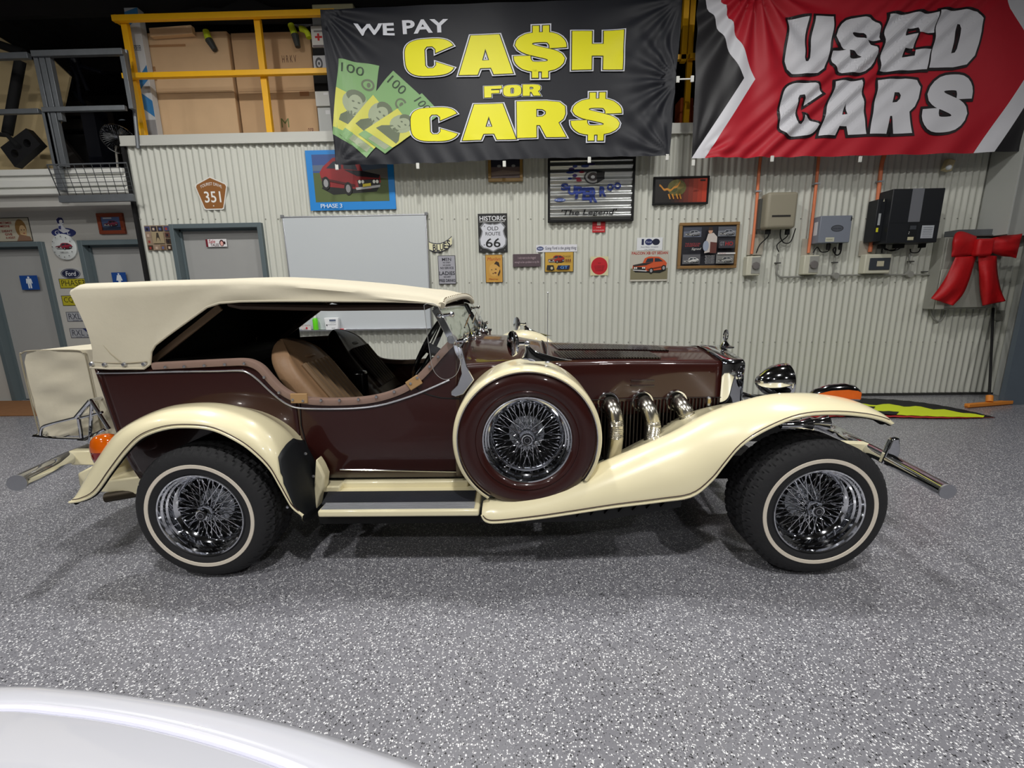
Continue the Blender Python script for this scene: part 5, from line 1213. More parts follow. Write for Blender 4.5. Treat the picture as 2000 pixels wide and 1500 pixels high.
# push broom leaning on the wall
hb = P(1930, 784, 5.22); ht = P(1940, 602, YS - .03); ft = G(1930, 789, .02)
e = empty('push_broom', (ft.x, ft.y, 0), 'push broom with orange head and black handle leaning under the cabinet', 'broom')
l0, l1 = G(1888, 792, .03), G(1974, 785, .03)
MB().beam(l0, l1, .05, .04).build('broom_head', mat('orange_plastic', (214, 132, 48), .5), e, bev=.006)
MB().beam(l0 - Vector((0, 0, .018)), l1 - Vector((0, 0, .018)), .03, .022).build('squeegee_blade', mat('brown_rubber', (150, 84, 30), .6), e)
mid = (l0 + l1) / 2
MB().tube([mid + Vector((0, 0, .02)), mid.lerp(ht, .06) + Vector((0, 0, .02))], .032, 12).build('broom_socket', mat('orange_plastic', (214, 132, 48), .5), e)
MB().tube([mid.lerp(ht, .05), ht], .0125, 10).build('broom_handle', matt_black, e)
# wall outlets by the column
for x, y in ((1948, 612), (1956, 612), (1948, 622), (1956, 622)): pass
r = wrect(1944, 606, 1960, 626, YS); MB().box(r[0], r[1], YS - .01, YS, r[2], r[3]).build('socket_plate', flat((150, 150, 142)), None, 'small grey wall socket plate just below the red bow', 'socket', bev=.003)
# small battery lamp near the top right
c = P(1852, 322, YS - .06); e = empty('wall_sensor', (c.x, YS - .04, c.z - .1), 'small cream wall lamp with clear lens above the black inverter', 'lamp')
MB().beam(P(1847, 334, YS - .06), P(1856, 312, YS - .06), .08, .07, (0, -1, 0)).build('housing', mat('aged_cream', (206, 192, 148), .4), e, bev=.012); MB().ball(P(1853, 327, YS - .10), .028, 8).build('lens', mat('lens_white', (230, 236, 240), .1), e)

# yellow and black feather flag lying on the floor at the wall foot
fl = empty('feather_flag', G(1750, 800, 0), 'yellow feather flag with black edge and red hem lying on the floor by the wall', 'flag')
A = [(1440, 792), (1560, 781), (1660, 778), (1770, 783), (1860, 796), (1944, 815)]; Bq = [(1440, 820), (1560, 817), (1640, 814), (1740, 815), (1840, 817), (1944, 815.5)]
TA = catmull([(x, y, 0) for x, y in A], 50); TB = catmull([(x, y, 0) for x, y in Bq], 50)
def strip(v0, v1, z, wob=0, i0=0, i1=50):
    rows = []
    for i in range(i0, i1):
        row = []
        for k in range(7):
            v = v0 + (v1 - v0) * k / 6 + (wob * math.sin(i * 1.1) * (1 - k / 6) if i > 20 else 0); p = TA[i].lerp(TB[i], v); q = G(p.x, p.y, z); q.z = z + .012 * math.sin(i * 1.1 + v * 3) ** 2 * (1 - i / 60); row.append(q)
        rows.append(row)
    return MB().grid(rows)
strip(0, .98, .006).build('flag_cloth', mat('flag_black', (18, 18, 22), .7), fl)
strip(.30, .86, .014, .05, 0, 47).build('flag_yellow', mat('flag_yellow', (214, 232, 30), .6), fl)
strip(.90, 1.0, .012).build('flag_hem', mat('flag_red', (176, 30, 34), .6), fl)
for q0, q1, n_ in ((.42, .56, 26), (.66, .84, 31)): strip(q0, q1, .020, 0, 0, n_).build('flag_lettering', mat('flag_black', (18, 18, 22), .7), fl)

# ---------------- left wall
YL2 = YL
def lsign(*a_, **k): return sign(*a_, Y=YL2, **k)
e, a = lsign('portrait_sign', 'cream sign with red lettering and a woman portrait, far left', 'sign', (-18, 425, 60, 472), edge=(46, 44, 40))
a.rect(.01, .02, .985, .97, (172, 166, 148)); a.oval(.76, .55, .14, .38, (128, 96, 52)); a.oval(.80, .42, .09, .26, (186, 156, 116)); a.poly([(.6, .02), (.7, .3), (.95, .2), (.98, .02)], (130, 100, 80)); a.oval(.82, .34, .03, .02, (140, 60, 50), 8); a.oval(.77, .48, .015, .02, (60, 44, 36), 8); a.oval(.84, .48, .015, .02, (60, 44, 36), 8)
for t, v, u0, u1 in (('SOMETIMES', .74, .14, .56), ('SOMEONE', .60, .18, .50), ("DIDN'T", .40, .28, .54), ('GIVE', .26, .34, .52), ('A HOOT', .12, .34, .58)): a.text(t, u0, v, u1, v + .09, (140, 50, 46), .01)
a.build(e)
# clock with a seated figure cut-out on the oval badge
e, a = lsign('badge_cutout', 'blue oval badge cut-out with a seated pin-up woman, above the clock', 'sign', (98, 424, 146, 464), edge=(40, 48, 96), th=.003, bev=0)
o = [c for c in bpy.data.objects if c.parent == e][0]; r = (a.x0, a.x1, a.z0, a.z1); bpy.data.objects.remove(o)
def R2(u, v): return (r[0] + (r[1] - r[0]) * u, r[2] + (r[3] - r[2]) * v)
MB().prism([R2(.5 + .5 * math.cos(t), .24 + .24 * math.sin(t)) for t in [2 * math.pi * k / 28 for k in range(28)]], YL2 - .003, YL2).build('oval_plate', flat((40, 48, 100)), e)
MB().prism([R2(*p) for p in ((.32, .40), (.36, .62), (.30, .80), (.38, .98), (.54, .99), (.62, .86), (.60, .70), (.52, .62), (.62, .42), (.78, .36), (.72, .28), (.50, .22), (.4, .3))], YL2 - .006, YL2 - .003).build('figure_plate', flat((206, 208, 214)), e)
a = Art(r, YL2 - .006); a.poly([(.34, .70), (.32, .88), (.42, .985), (.56, .97), (.61, .84), (.60, .70), (.52, .74), (.50, .86), (.42, .82), (.42, .68)], (34, 36, 84)); a.oval(.50, .80, .07, .07, (214, 208, 204), 12); a.poly([(.36, .56), (.46, .58), (.44, .40), (.34, .42)], (60, 66, 120)); a.text('G', .16, .14, .34, .34, (200, 204, 216)); a.text('L', .66, .14, .78, .34, (200, 204, 216)); a.build(e)
r = wrect(100, 459, 148, 505, YL2 - .03); cx, cz, rad = (r[0] + r[1]) / 2, (r[2] + r[3]) / 2, (r[1] - r[0]) / 2
e = empty('wall_clock', (cx, YL2 - .02, cz - rad), 'round white wall clock with red car picture between the toilet doors', 'clock')
MB().lathe([(.001, -.028), (rad * .93, -.028), (rad, -.022), (rad, 0)], (cx, YL2, cz), 40).build('clock_case', flat((206, 210, 208)), e)
a = Art((cx - rad, cx + rad, cz - rad, cz + rad), YL2 - .029); a.sub(.16, .38, .86, .66).car((150, 40, 60), (100, 60, 70)); a.k += 25; a.text('COMING SOON', .34, .26, .68, .31, (50, 50, 56), .01)
for k in range(12): a.oval(.5 + .40 * math.sin(k * math.pi / 6), .5 + .40 * math.cos(k * math.pi / 6), .022, .022, (60, 64, 64), 6)
a.build(e, 'clock_face')
e, a = framed('red_frame_picture', 'red-brown framed car picture above the right toilet door', 'picture', (190, 416, 241, 457), .045, mat('red_frame', (134, 60, 34), .45), Y=YL2)
a.rect(0, 0, 1, 1, (66, 82, 116)); a.rect(0, .6, 1, 1, (96, 116, 160)); a.rect(0, 0, 1, .25, (44, 52, 70)); a.sub(.1, .25, .85, .75).car((140, 60, 80), (90, 50, 60)); a.k += 25; a.rect(.15, .85, .6, .95, (200, 205, 212)); a.build(e)
# licence plates down the pier
e, a = lsign('oval_badge_sign', 'white sign with dark blue lettered oval between the toilet doors', 'sign', (114, 523, 162, 546), th=.003, edge=(182, 182, 178)); a.oval(.5, .5, .40, .44, (34, 38, 64), 28); a.oval(.5, .5, .37, .39, (196, 198, 204), 28); a.oval(.5, .5, .355, .37, (34, 38, 64), 28); a.text('Ford', .30, .30, .72, .70, (204, 206, 212), .01, .1); a.build(e)
for px, t, col_, tc_, lab in (((116, 544, 170, 563), 'PHASE3', (176, 166, 40), (34, 32, 20), 'yellow number plate reading PHASE just below the blue oval sign'), ((121, 577, 175, 597), 'CQP 351', (176, 166, 40), (34, 32, 20), 'yellow number plate reading CQP beside the toilet door'),
                              ((130, 609, 184, 628), 'RXL 351', (158, 160, 164), (44, 46, 60), 'white number plate reading RXL, upper of two'), ((137, 641, 190, 660), 'RXL 351', (158, 160, 164), (44, 46, 60), 'white number plate reading RXL, lower of two')):
    e, a = lsign('number_plate', lab, 'number plate', px, th=.003, edge=tc_, group='number plates on the left wall'); a.rect(.02, .05, .98, .95, col_)
    a.text(t, .08, .24, .92, .84, tc_, -.005)
    if 'RXL' in t: a.poly([(.50, .95), (.74, .95), (.62, .62)], (40, 48, 96)); a.text('VICTORIA - ON THE MOVE', .2, .07, .8, .17, (70, 72, 84))
    a.build(e)
r = wrect(144, 674, 196, 680, YL2 - .003); 
# toilet signs
for (px, lab, fem, Y_) in (((40, 538, 75, 566), 'blue male toilet sign on the left grey door', False, YL + .04), ((219, 532, 247, 556), 'blue female toilet sign on the right grey door, half hidden by the canvas', True, YL + .04)):
    e, a = sign('toilet_sign', lab, 'sign', px, .003, Y_, (26, 70, 140), group=None, bev=.001); w = (214, 220, 226)
    a.oval(.5, .86, .06, .075, w)
    if not fem: a.poly([(.36, .78), (.64, .78), (.68, .45), (.62, .44), (.60, .66), (.60, .10), (.52, .10), (.51, .42), (.49, .42), (.48, .10), (.40, .10), (.40, .66), (.38, .44), (.32, .45)], w)
    else: a.poly([(.38, .78), (.62, .78), (.72, .34), (.60, .34), (.58, .10), (.42, .10), (.40, .34), (.28, .34)], w)
    a.build(e)
MB().box(P(-3, 720, YL2).x, P(5, 720, YL2).x, YL2 - .02, YL2, P(0, 698, YL2).z, P(0, 683, YL2).z).build('wall_tag', flat((120, 70, 50)), None, 'tiny brown tag on the wall at the far left edge', 'tag')
# brown mat on the floor in front of the toilets
mp0, mp1 = G(-30, 812, .01), G(110, 812, .01)
mto = MB().box(mp0.x - 1.0, P(110, 800, mp0.y).x, mp0.y, YL - .06, 0, .018).build('entrance_mat', mat('brown_mat', (134, 92, 56), .9, var=.15, vscale=20, bump=.3), None, 'long brown mat on the floor before the toilet doors', 'mat', bev=.004)

# ================================================================ banners
YBN = 5.14
def glyph(ch, gw=0.0):
    def sup(cx, cy, rx, ry, a0, a1, n=18, e=.62):
        return [(cx + rx * math.copysign(abs(math.cos(a)) ** e, math.cos(a)), cy + ry * math.copysign(abs(math.sin(a)) ** e, math.sin(a))) for a in [R(a0 + (a1 - a0) * k / n) for k in range(n + 1)]]
    def stroke(path, w):
        pts = catmull([(x, y, 0) for x, y in path], 40); L_, R_ = [], []
        for i, p in enumerate(pts):
            t = (pts[min(i + 1, 39)] - pts[max(i - 1, 0)]).normalized(); wx, wy = w; n = Vector((-t.y * wx, t.x * wy, 0)); L_.append((p.x + n.x, p.y + n.y)); R_.append((p.x - n.x, p.y - n.y))
        return L_ + R_[::-1]
    S = stroke([(.86, .60 - gw), (.84, .73), (.72, .86), (.5, .885), (.27, .85), (.17, .70), (.28, .58), (.5, .50), (.72, .42), (.83, .30), (.73, .15), (.5, .115), (.28, .14), (.16, .27), (.14, .40 + gw)][::1], (.165 + gw, .125 + gw))
    return {
        'H': [[(0, 0), (.38, 0), (.38, .36), (.62, .36), (.62, 0), (1, 0), (1, 1), (.62, 1), (.62, .66), (.38, .66), (.38, 1), (0, 1)]],
        'A': [[(0, 0), (.34, 0), (.39, .17), (.60, .17), (.65, 0), (1, 0), (.76, 1), (.24, 1)], [(.43, .36), (.50, .68), (.57, .36)]],
        'C': [sup(.5, .5, .5, .5, 27, 333, 30) [::1] + [(.62, .36)] + [(.62, .28), (.56, .20), (.44, .20), (.39, .28), (.39, .72), (.44, .80), (.56, .80), (.62, .72), (.62, .62)]],
        'O': [sup(.5, .5, .5, .5, 0, 354, 32), [(.40, .32), (.44, .24), (.56, .24), (.60, .32), (.60, .68), (.56, .76), (.44, .76), (.40, .68)]],
        'F': [[(0, 0), (.40, 0), (.40, .36), (.86, .36), (.86, .62), (.40, .62), (.40, .74), (1, .74), (1, 1), (0, 1)]],
        'E': [[(0, 0), (.98, 0), (1, .34), (.70, .34), (.68, .22), (.42, .22), (.42, .41), (.62, .41), (.62, .62), (.42, .62), (.42, .78), (.66, .78), (.68, .68), (1, .68), (1, 1), (0, 1)]],
        'D': [[(0, 0)] + [(.55, 0), (.85, .05), (.98, .2), (1, .4), (1, .62), (.97, .84), (.82, .96), (.55, 1)] + [(0, 1)], [(.42, .22), (.53, .24), (.57, .32), (.57, .70), (.52, .78), (.42, .79)]],
        'R': [[(0, 0), (.39, 0), (.39, .34), (.47, .34), (.60, 0), (1, 0), (.84, .40), (.94, .50), (.98, .64), (.97, .84), (.86, .96), (.6, 1), (0, 1)], [(.39, .56), (.52, .57), (.59, .64), (.59, .72), (.52, .78), (.39, .79)]],
        'U': [[(0, 1), (.41, 1), (.41, .28), (.46, .20), (.54, .20), (.59, .28), (.59, 1), (1, 1), (.99, .25), (.93, .10), (.80, .02), (.6, 0), (.4, 0), (.2, .02), (.07, .10), (.01, .25)]],
        'S': [S],
    }[ch]
_gl = {}
def glyph_mesh(ch, off):
    key = (ch, off)
    if key in _gl: return _gl[key]
    V, F_ = [], []
    def one(splines, o_):
        cu = bpy.data.curves.new('g', 'CURVE'); cu.dimensions = '2D'; cu.fill_mode = 'BOTH'; cu.offset = o_
        for i, sp_ in enumerate(splines):
            s = cu.splines.new('POLY'); s.points.add(len(sp_) - 1); s.use_cyclic_u = True
            area = sum(sp_[k][0] * sp_[(k + 1) % len(sp_)][1] - sp_[(k + 1) % len(sp_)][0] * sp_[k][1] for k in range(len(sp_)))
            q = sp_ if (area > 0) == (i == 0) else sp_[::-1]
            for k, p in enumerate(q): s.points[k].co = (p[0], p[1], 0, 1)
        o = bpy.data.objects.new('g', cu); COL.objects.link(o); dg = bpy.context.evaluated_depsgraph_get(); me = bpy.data.meshes.new_from_object(o.evaluated_get(dg))
        n = len(V); V.extend([(v.co.x, v.co.y) for v in me.vertices]); F_.extend([tuple(i + n for i in p.vertices) for p in me.polygons])
        bpy.data.objects.remove(o); bpy.data.curves.remove(cu); bpy.data.meshes.remove(me)
    def smesh(gw_, ya, yb):
        q = glyph('S', gw_)[0]; h = len(q) // 2; n = len(V)
        for k in range(h): V.extend([(q[k][0], ya + q[k][1] * yb), (q[len(q) - 1 - k][0], ya + q[len(q) - 1 - k][1] * yb)])
        F_.extend([(n + 2 * k, n + 2 * k + 1, n + 2 * k + 3, n + 2 * k + 2) for k in range(h - 1)])
    if ch == '$':
        smesh(off, .13, .74)
        for x0 in (.36, .56):
            one([[(x0 - off, .82), (x0 + .12 + off, .82), (x0 + .12 + off, 1 + off), (x0 - off, 1 + off)]], 0); one([[(x0 - .02 - off, -off), (x0 + .10 + off, -off), (x0 + .10 + off, .18), (x0 - .02 - off, .18)]], 0)
    elif ch == 'S': smesh(off, 0, 1)
    else: one(glyph(ch), off)
    _gl[key] = (V, F_); return _gl[key]

def make_banner(name, label, corners, wob, Y=YBN):
    """corners: TL, TR, BR, BL in pixels; returns helpers that lay shapes given in pixels on the cloth"""
    e = empty(name, P((corners[2][0] + corners[3][0]) / 2, (corners[2][1] + corners[3][1]) / 2, Y), label, 'banner', None)
    def lay(polys_world, mt, nm, lift, step=.035, fl=None):
        V, F_ = bisected(polys_world[0], polys_world[1], ('x', 'z'), 0, 0, step)
        m = MB().add([(v[0], Y + wob(v[0], v[2]) - lift, v[2]) for v in V], F_); return m
    return e, lay
def wpoly(pts, Y=YBN): return ([(P(x, y, Y).x, 0, P(x, y, Y).z) for x, y in pts], [tuple(range(len(pts)))])
def inside_fold(x, z, cx, cz, f, amp, reach, ph=0, a0=-math.pi, a1=math.pi):
    dx, dz = x - cx, z - cz; d = math.hypot(dx, dz); a = math.atan2(dz, dx); g_ = math.exp(-(d / reach) ** 2) * min(1, d / 0.15)
    return amp * math.sin(a * f + ph) * g_
B1 = [(625, 18), (1332, -6), (1308, 304), (656, 322)]
b1 = [P(x, y, YBN) for x, y in B1]; BT, BRR, BBR, BBL = b1
def wob1(x, z):
    w = .012 * math.sin(1.9 * x + .6) * math.sin(1.5 * z) + .004 * math.sin(9 * x + 3 * z)
    w += inside_fold(x, z, BRR.x, (BRR.z + BBR.z) / 2 - .0, 15, .018, .55) + inside_fold(x, z, BBR.x, BBR.z, 15, .012, .9, 1)
    w += inside_fold(x, z, BT.x, BT.z, 18, .020, .8, .4) + inside_fold(x, z, BBL.x, BBL.z, 15, .012, .5, 2) + inside_fold(x, z, BRR.x, BRR.z, 18, .012, .7, 2)
    t = max(0, 1 - (z - BBL.z) / .28); return w + .010 * t * math.sin(26 * x + 16 * (z - BBL.z))
e1, lay1 = make_banner('black_banner', 'black cloth banner reading WE PAY CASH FOR CARS in yellow', B1, wob1)
edge1 = [(625, 18), (800, 11), (1000, 4), (1332, -6), (1328, 60), (1320, 150), (1314, 230), (1308, 304), (1150, 308), (1000, 311), (850, 318), (656, 322), (648, 240), (638, 130)]
bancloth = mat('navy_cloth', (24, 26, 34), .55, bump=.22, bscale=7)
lay1(wpoly(edge1), None, '', 0, .022).build('banner_cloth', bancloth, e1, ang=80)
yel = mat('banner_yellow', (236, 230, 24), .5, bump=.12, bscale=9); whi = mat('banner_white', (226, 228, 236), .5, bump=.12, bscale=9)
def letters(parent, lay, items, layers, step=.026):
    for ch, x0, y0, x1, y1, sh in items:
        r = wrect(x0, y0, x1, y1, YBN); w, h = r[1] - r[0], r[3] - r[2]; o = None
        for li, (grow, mt, lift) in enumerate(layers):
            V, F_ = glyph_mesh(ch, 0.0)
            if grow: V, F_ = glyph_mesh(ch, round(grow, 3))
            vs = [(r[0] + w * (v[0] + sh * v[1]), 0, r[2] + h * v[1]) for v in V]
            m = lay((vs, F_), None, '', lift, step); ob = m.build('letter_outline' if li < len(layers) - 1 else 'letter', mt, parent, smooth=False)
navy = bancloth
L1 = [(.045, whi, .016), (.022, mat('print_black', (16, 16, 20), .5), .019), (.004, yel, .022)]
letters(e1, lay1, [('C', 792, 78, 889, 149, 0), ('A', 896, 71, 1001, 147, 0), ('$', 1006, 53, 1103, 154, 0), ('H', 1117, 63, 1216, 138, 0), ('C', 803, 211, 896, 276, 0), ('A', 903, 205, 1007, 274, 0), ('R', 1010, 200, 1105, 270, 0), ('$', 1117, 184, 1210, 276, 0)], L1)
L1s = [(.07, whi, .008), (.04, mat('print_black', (16, 16, 20), .5), .011), (.0, yel, .014)]
letters(e1, lay1, [('F', 946, 169, 980, 191, 0), ('O', 983, 168, 1018, 190, 0), ('R', 1021, 167, 1056, 189, 0)], L1s)
def text_on(parent, lay, s, x0, y0, x1, y1, mt, lift, bold=0, rot=0, Y=YBN, name='lettering', shear=0):
    V, F_ = text_geo(s, bold, shear); r = wrect(x0, y0, x1, y1, Y); cx, cz = (r[0] + r[1]) / 2, (r[2] + r[3]) / 2; vs = []
    for u, v in V:
        a, b = (u - .5) * (r[1] - r[0]), (v - .5) * (r[3] - r[2]); vs.append((cx + a * math.cos(rot) - b * math.sin(rot), 0, cz + a * math.sin(rot) + b * math.cos(rot)))
    lay((vs, F_), None, '', lift, .03).build(name, mt, parent, smooth=False)
text_on(e1, lay1, 'WE', 692, 46, 770, 70, whi, .006, .03); text_on(e1, lay1, 'PAY', 786, 39, 876, 65, whi, .006, .03)
# fan of printed banknotes
noteg = flat((128, 168, 112), .5); notey = flat((206, 204, 92), .5); noted = flat((104, 114, 92), .5); notel = flat((160, 170, 142), .5); notek = flat((50, 66, 50), .5)
def note(c, n_):
    # c: four corners px TL TR BR BL of the long note standing upright
    def B(u, v): a = (c[0][0] + (c[1][0] - c[0][0]) * u, c[0][1] + (c[1][1] - c[0][1]) * u); b = (c[3][0] + (c[2][0] - c[3][0]) * u, c[3][1] + (c[2][1] - c[3][1]) * u); return (b[0] + (a[0] - b[0]) * v, b[1] + (a[1] - b[1]) * v)
    lf = .003 + .006 * n_
    def pl(pts, mt, nm, k): lay1(wpoly([B(*p) for p in pts]), None, '', lf + .0008 * k, .03).build(nm, mt, e1, smooth=False)
    pl([(0, 0), (1, 0), (1, 1), (0, 1)], noteg, 'banknote_print', 0)
    pl([(0, .10), (1, .14), (1, .55), (.6, .50), (.3, .60), (0, .62)], notey, 'banknote_band', 1)
    ov = lambda u, v, a, b, n=18: [(u + a * math.cos(2 * math.pi * k / n), v + b * math.sin(2 * math.pi * k / n)) for k in range(n)]
    pl(ov(.52, .50, .34, .155), notel, 'portrait_print', 2); pl(ov(.52, .585, .26, .075), noted, 'portrait_print', 3); pl(ov(.53, .50, .20, .105), notel, 'portrait_print', 4)
    pl(ov(.46, .52, .04, .012, 8), noted, 'portrait_print', 5); pl(ov(.62, .52, .04, .012, 8), noted, 'portrait_print', 5); pl(ov(.54, .445, .07, .010, 8), noted, 'portrait_print', 5)
    pl([(.18, .30), (.38, .40), (.70, .40), (.92, .28), (.95, .22), (.15, .22)], noted, 'portrait_print', 2)
    pl(ov(.78, .76, .17, .07), noted, 'banknote_motif', 2); pl(ov(.78, .76, .12, .045), noteg, 'banknote_motif', 3); pl(ov(.80, .76, .05, .03, 10), noted, 'banknote_motif', 4); pl([(.3, .03), (.9, .05), (.9, .13), (.3, .11)], notel, 'banknote_motif', 2)
    V, F_ = text_geo('100', .0); vs = [(P(*B(.08 + .56 * u, .845 + .11 * v), YBN).x, 0, P(*B(.08 + .56 * u, .845 + .11 * v), YBN).z) for u, v in V]
    lay1((vs, F_), None, '', lf + .0026, .03).build('banknote_numeral', notek, e1, smooth=False)
note([(661, 114), (741, 129), (716, 300), (650, 262)], 0); note([(768, 138), (819, 184), (716, 308), (664, 262)], 1); note([(824, 182), (862, 222), (752, 300), (700, 262)], 2)
def tab(x, y, nm='white_clip', Y=YBN, par=None):
    c = P(x, y, Y); MB().box(c.x - .018, c.x + .018, Y - .008, Y + .006, c.z - .032, c.z + .03).build('corner_tab', flat((214, 214, 208)), par, bev=.004)
for x, y in ((658, 326), (816, 324), (985, 320), (1151, 312), (1303, 307)): tab(x, y, par=e1)

B2 = [(1364, -20), (2080, -60), (2080, 288), (1352, 308)]
b2 = [P(x, y, YBN) for x, y in B2]
def wob2(x, z):
    s = (x - b2[3].x); t = max(0, 1 - (z - b2[3].z) / .45)
    w = .03 * math.sin(1.6 * x + .4) * math.sin(1.2 * z) + .014 * t * math.sin(13 * x - 10 * (z - b2[3].z) + 1) + .005 * math.sin(8 * x + 4 * z)
    w += .022 * math.exp(-((x - 1.1 * (z - 3.6) - 3.55) / .55) ** 2) * math.sin(26 * (x - 1.1 * (z - 3.6)))
    return w + inside_fold(x, z, P(1480, -30, YBN).x, P(1480, -40, YBN).z, 16, .035, 1.0, .6) + inside_fold(x, z, b2[3].x, b2[3].z, 20, .012, .7)
e2, lay2 = make_banner('red_banner', 'red cloth banner reading USED CARS with white chevrons', B2, wob2)
redc = mat('banner_red', (178, 22, 40), .55, bump=.25, bscale=7); whc = mat('banner_white_cloth', (214, 214, 220), .5, bump=.2, bscale=9); blc = mat('banner_black_cloth', (30, 29, 32), .5, bump=.2, bscale=8)
lay2(wpoly([(1364, -20), (1368, -20), (1456, 150), (1352, 308), (1358, 150)]), None, '', 0, .03).build('black_end', blc, e2, ang=80)
lay2(wpoly([(1368, -20), (1405, -20), (1479, 151), (1378, 308), (1352, 308), (1456, 150)]), None, '', 0, .03).build('white_chevron', whc, e2, ang=80)
lay2(wpoly([(1405, -20), (1950, -40), (1968, 20), (2030, 108), (1902, 299), (1640, 305), (1378, 308), (1479, 151)]), None, '', 0, .022).build('banner_cloth', redc, e2, ang=80)
lay2(wpoly([(1950, -40), (1990, -44), (2000, 10), (2068, 105), (1940, 297), (1902, 299), (2030, 108), (1968, 20)]), None, '', 0, .04).build('white_chevron', whc, e2, ang=80)
lay2(wpoly([(1990, -44), (2090, -50), (2090, 292), (1940, 297), (2068, 105), (2000, 10)]), None, '', 0, .05).build('black_end', blc, e2, ang=80)
L2 = [(.07, mat('letter_black', (26, 20, 24), .5), .006), (.018, whc, .011)]
letters(e2, lay2, [('U', 1540, 34, 1622, 141, 0), ('S', 1632, 36, 1714, 140, 0), ('E', 1724, 32, 1812, 138, .05), ('D', 1818, 26, 1902, 133, .06), ('C', 1525, 162, 1604, 264, 0), ('A', 1607, 160, 1694, 262, 0), ('R', 1704, 158, 1784, 260, .06), ('S', 1802, 152, 1886, 257, .03)], L2)
for x, y in ((1354, 318), (1508, 310), (1680, 311), (1352, 154)): tab(x, y, par=e2)
tab(1324, 155, par=e1)

# ================================================================ mezzanine above the wall
ZD = ZC - 0.03
def bar(m, a, b, w, h, Y, d=.04):
    m.beam(P(a[0], a[1], Y), P(b[0], b[1], Y), d, h if h else .05)
YR1 = 5.52
rg = empty('yellow_railing', (P(430, 260, YR1).x, YR1, ZD), 'yellow steel railing on the mezzanine left of the black banner', 'railing')
def hrail(x0, x1, y, Y, nm, par, mt, t=.055, d=.05):
    z = P((x0 + x1) / 2, y, Y).z; return MB().box(P(x0, y, Y).x, P(x1, y, Y).x, Y - d / 2, Y + d / 2, z - t / 2, z + t / 2).build(nm, mt, par, bev=.003)
def vpost(x, y, Y, ztop, nm, par, mt, w=.07, d=.05, z0=None):
    c = P(x, y, Y); return MB().box(c.x - w / 2, c.x + w / 2, Y - d / 2, Y + d / 2, ZD if z0 is None else z0, ztop).build(nm, mt, par, bev=.003)
zt1 = P(420, 33, YR1).z
hrail(220, 655, 31, YR1, 'top_rail', rg, yellow, .06); hrail(240, 668, 144, YR1, 'mid_rail', rg, yellow, .055)
vpost(262, 150, YR1 + .06, zt1, 'post', rg, yellow); vpost(516, 150, YR1 + .06, zt1, 'post', rg, yellow)
MB().beam(P(222, 34, YR1 + .0), (P(226, 40, YR1).x, YR1 + .16, P(222, 34, YR1).z), .05, .06).build('return_rail', yellow, rg, bev=.003)
rg2 = empty('yellow_gate_post', (P(1340, 230, YR1).x, YR1, ZD), 'yellow steel post pair seen in the gap between the two banners', 'post')
c = P(1345, 100, YR1)
MB().box(c.x - .09, c.x - .03, YR1 - .03, YR1 + .03, P(1340, 122, YR1).z, 4.75).build('gate_post', yellow, rg2, bev=.003); MB().box(c.x + .01, c.x + .07, YR1 + .05, YR1 + .1, ZD, 4.75).build('post', yellow, rg2, bev=.003)
MB().box(c.x - .14, c.x - .02, YR1 - .03, YR1 + .03, P(1340, 118, YR1).z, P(1340, 108, YR1).z).box(c.x + .01, c.x + .12, YR1 - .03, YR1 + .03, P(1340, 116, YR1).z, P(1340, 106, YR1).z).build('rail_stub', yellow, rg2, bev=.003)
MB().beam(P(1322, 155, 5.2), P(1352, 154, 5.2), .01, .012).build('cable_tie', flat(WHITE), rg2)
MB().prism([(p.x, p.z) for p in (P(1326, 262, 5.75), P(1330, 190, 5.75), P(1355, 190, 5.75), P(1355, 262, 5.75))], 5.75, 5.95).build('orange_board', mat('orange_panel', (216, 104, 48), .5), None, 'orange board edge in the gap between the banners', 'board', bev=.01)

def cbox(px, Y, d, label, mt=cardboard, name='cardboard_box', art=None, cat='box', group='cardboard boxes on the mezzanine'):
    x0, x1, z0, z1 = wrect(*px, Y); z0 = ZD
    e = empty(name, ((x0 + x1) / 2, Y + d / 2, z0), label, cat, group)
    MB().box(x0, x1, Y, Y + d, z0, z1).build('carton', mt, e, bev=.008)
    a = Art((x0, x1, z0, z1), Y, .0008); a.rect(.02, .5, .98, .503, (150, 112, 74))
    if art: art(a)
    a.build(e, 'carton_print'); return e, (x0, x1, z0, z1)
e, bb = cbox((292, 62, 455, 262), 5.80, .7, 'tall plain cardboard carton behind the yellow rail, left of two', art=lambda a: (a.rect(.04, .68, .10, .72, (168, 124, 84)), a.rect(.04, .88, .5, .90, (176, 132, 90)), a.rect(.03, .60, .10, .615, (176, 132, 90))))
def gas(a):
    V, F_ = text_geo('FCN GAS TANK 671 XY GT', .0); a.mb.add([a.pt(.355 + .06 * (1 - v), .10 + .82 * u) for u, v in V], F_, a.mi((66, 48, 40))); a.k += 1
    a.text('M', .52, .18, .62, .26, (110, 120, 66)); a.text('OOP', .86, .12, .93, .17, (120, 60, 50)); a.text('H R K V', .62, .74, .80, .80, (120, 90, 66)); a.rect(.80, .45, .92, .49, (168, 116, 74))
e, bb2 = cbox((462, 62, 614, 262), 5.84, .7, 'wide cardboard carton printed with GAS TANK lettering', cardboard2, art=gas)
# seam where a narrower carton stands in front
MB().beam(P(296, 66, 5.76), P(378, 60, 5.76), .06, .09).build('flat_carton', cardboard, None, 'flattened strip of cardboard lying on the top of the left carton', 'carton', bev=.004)
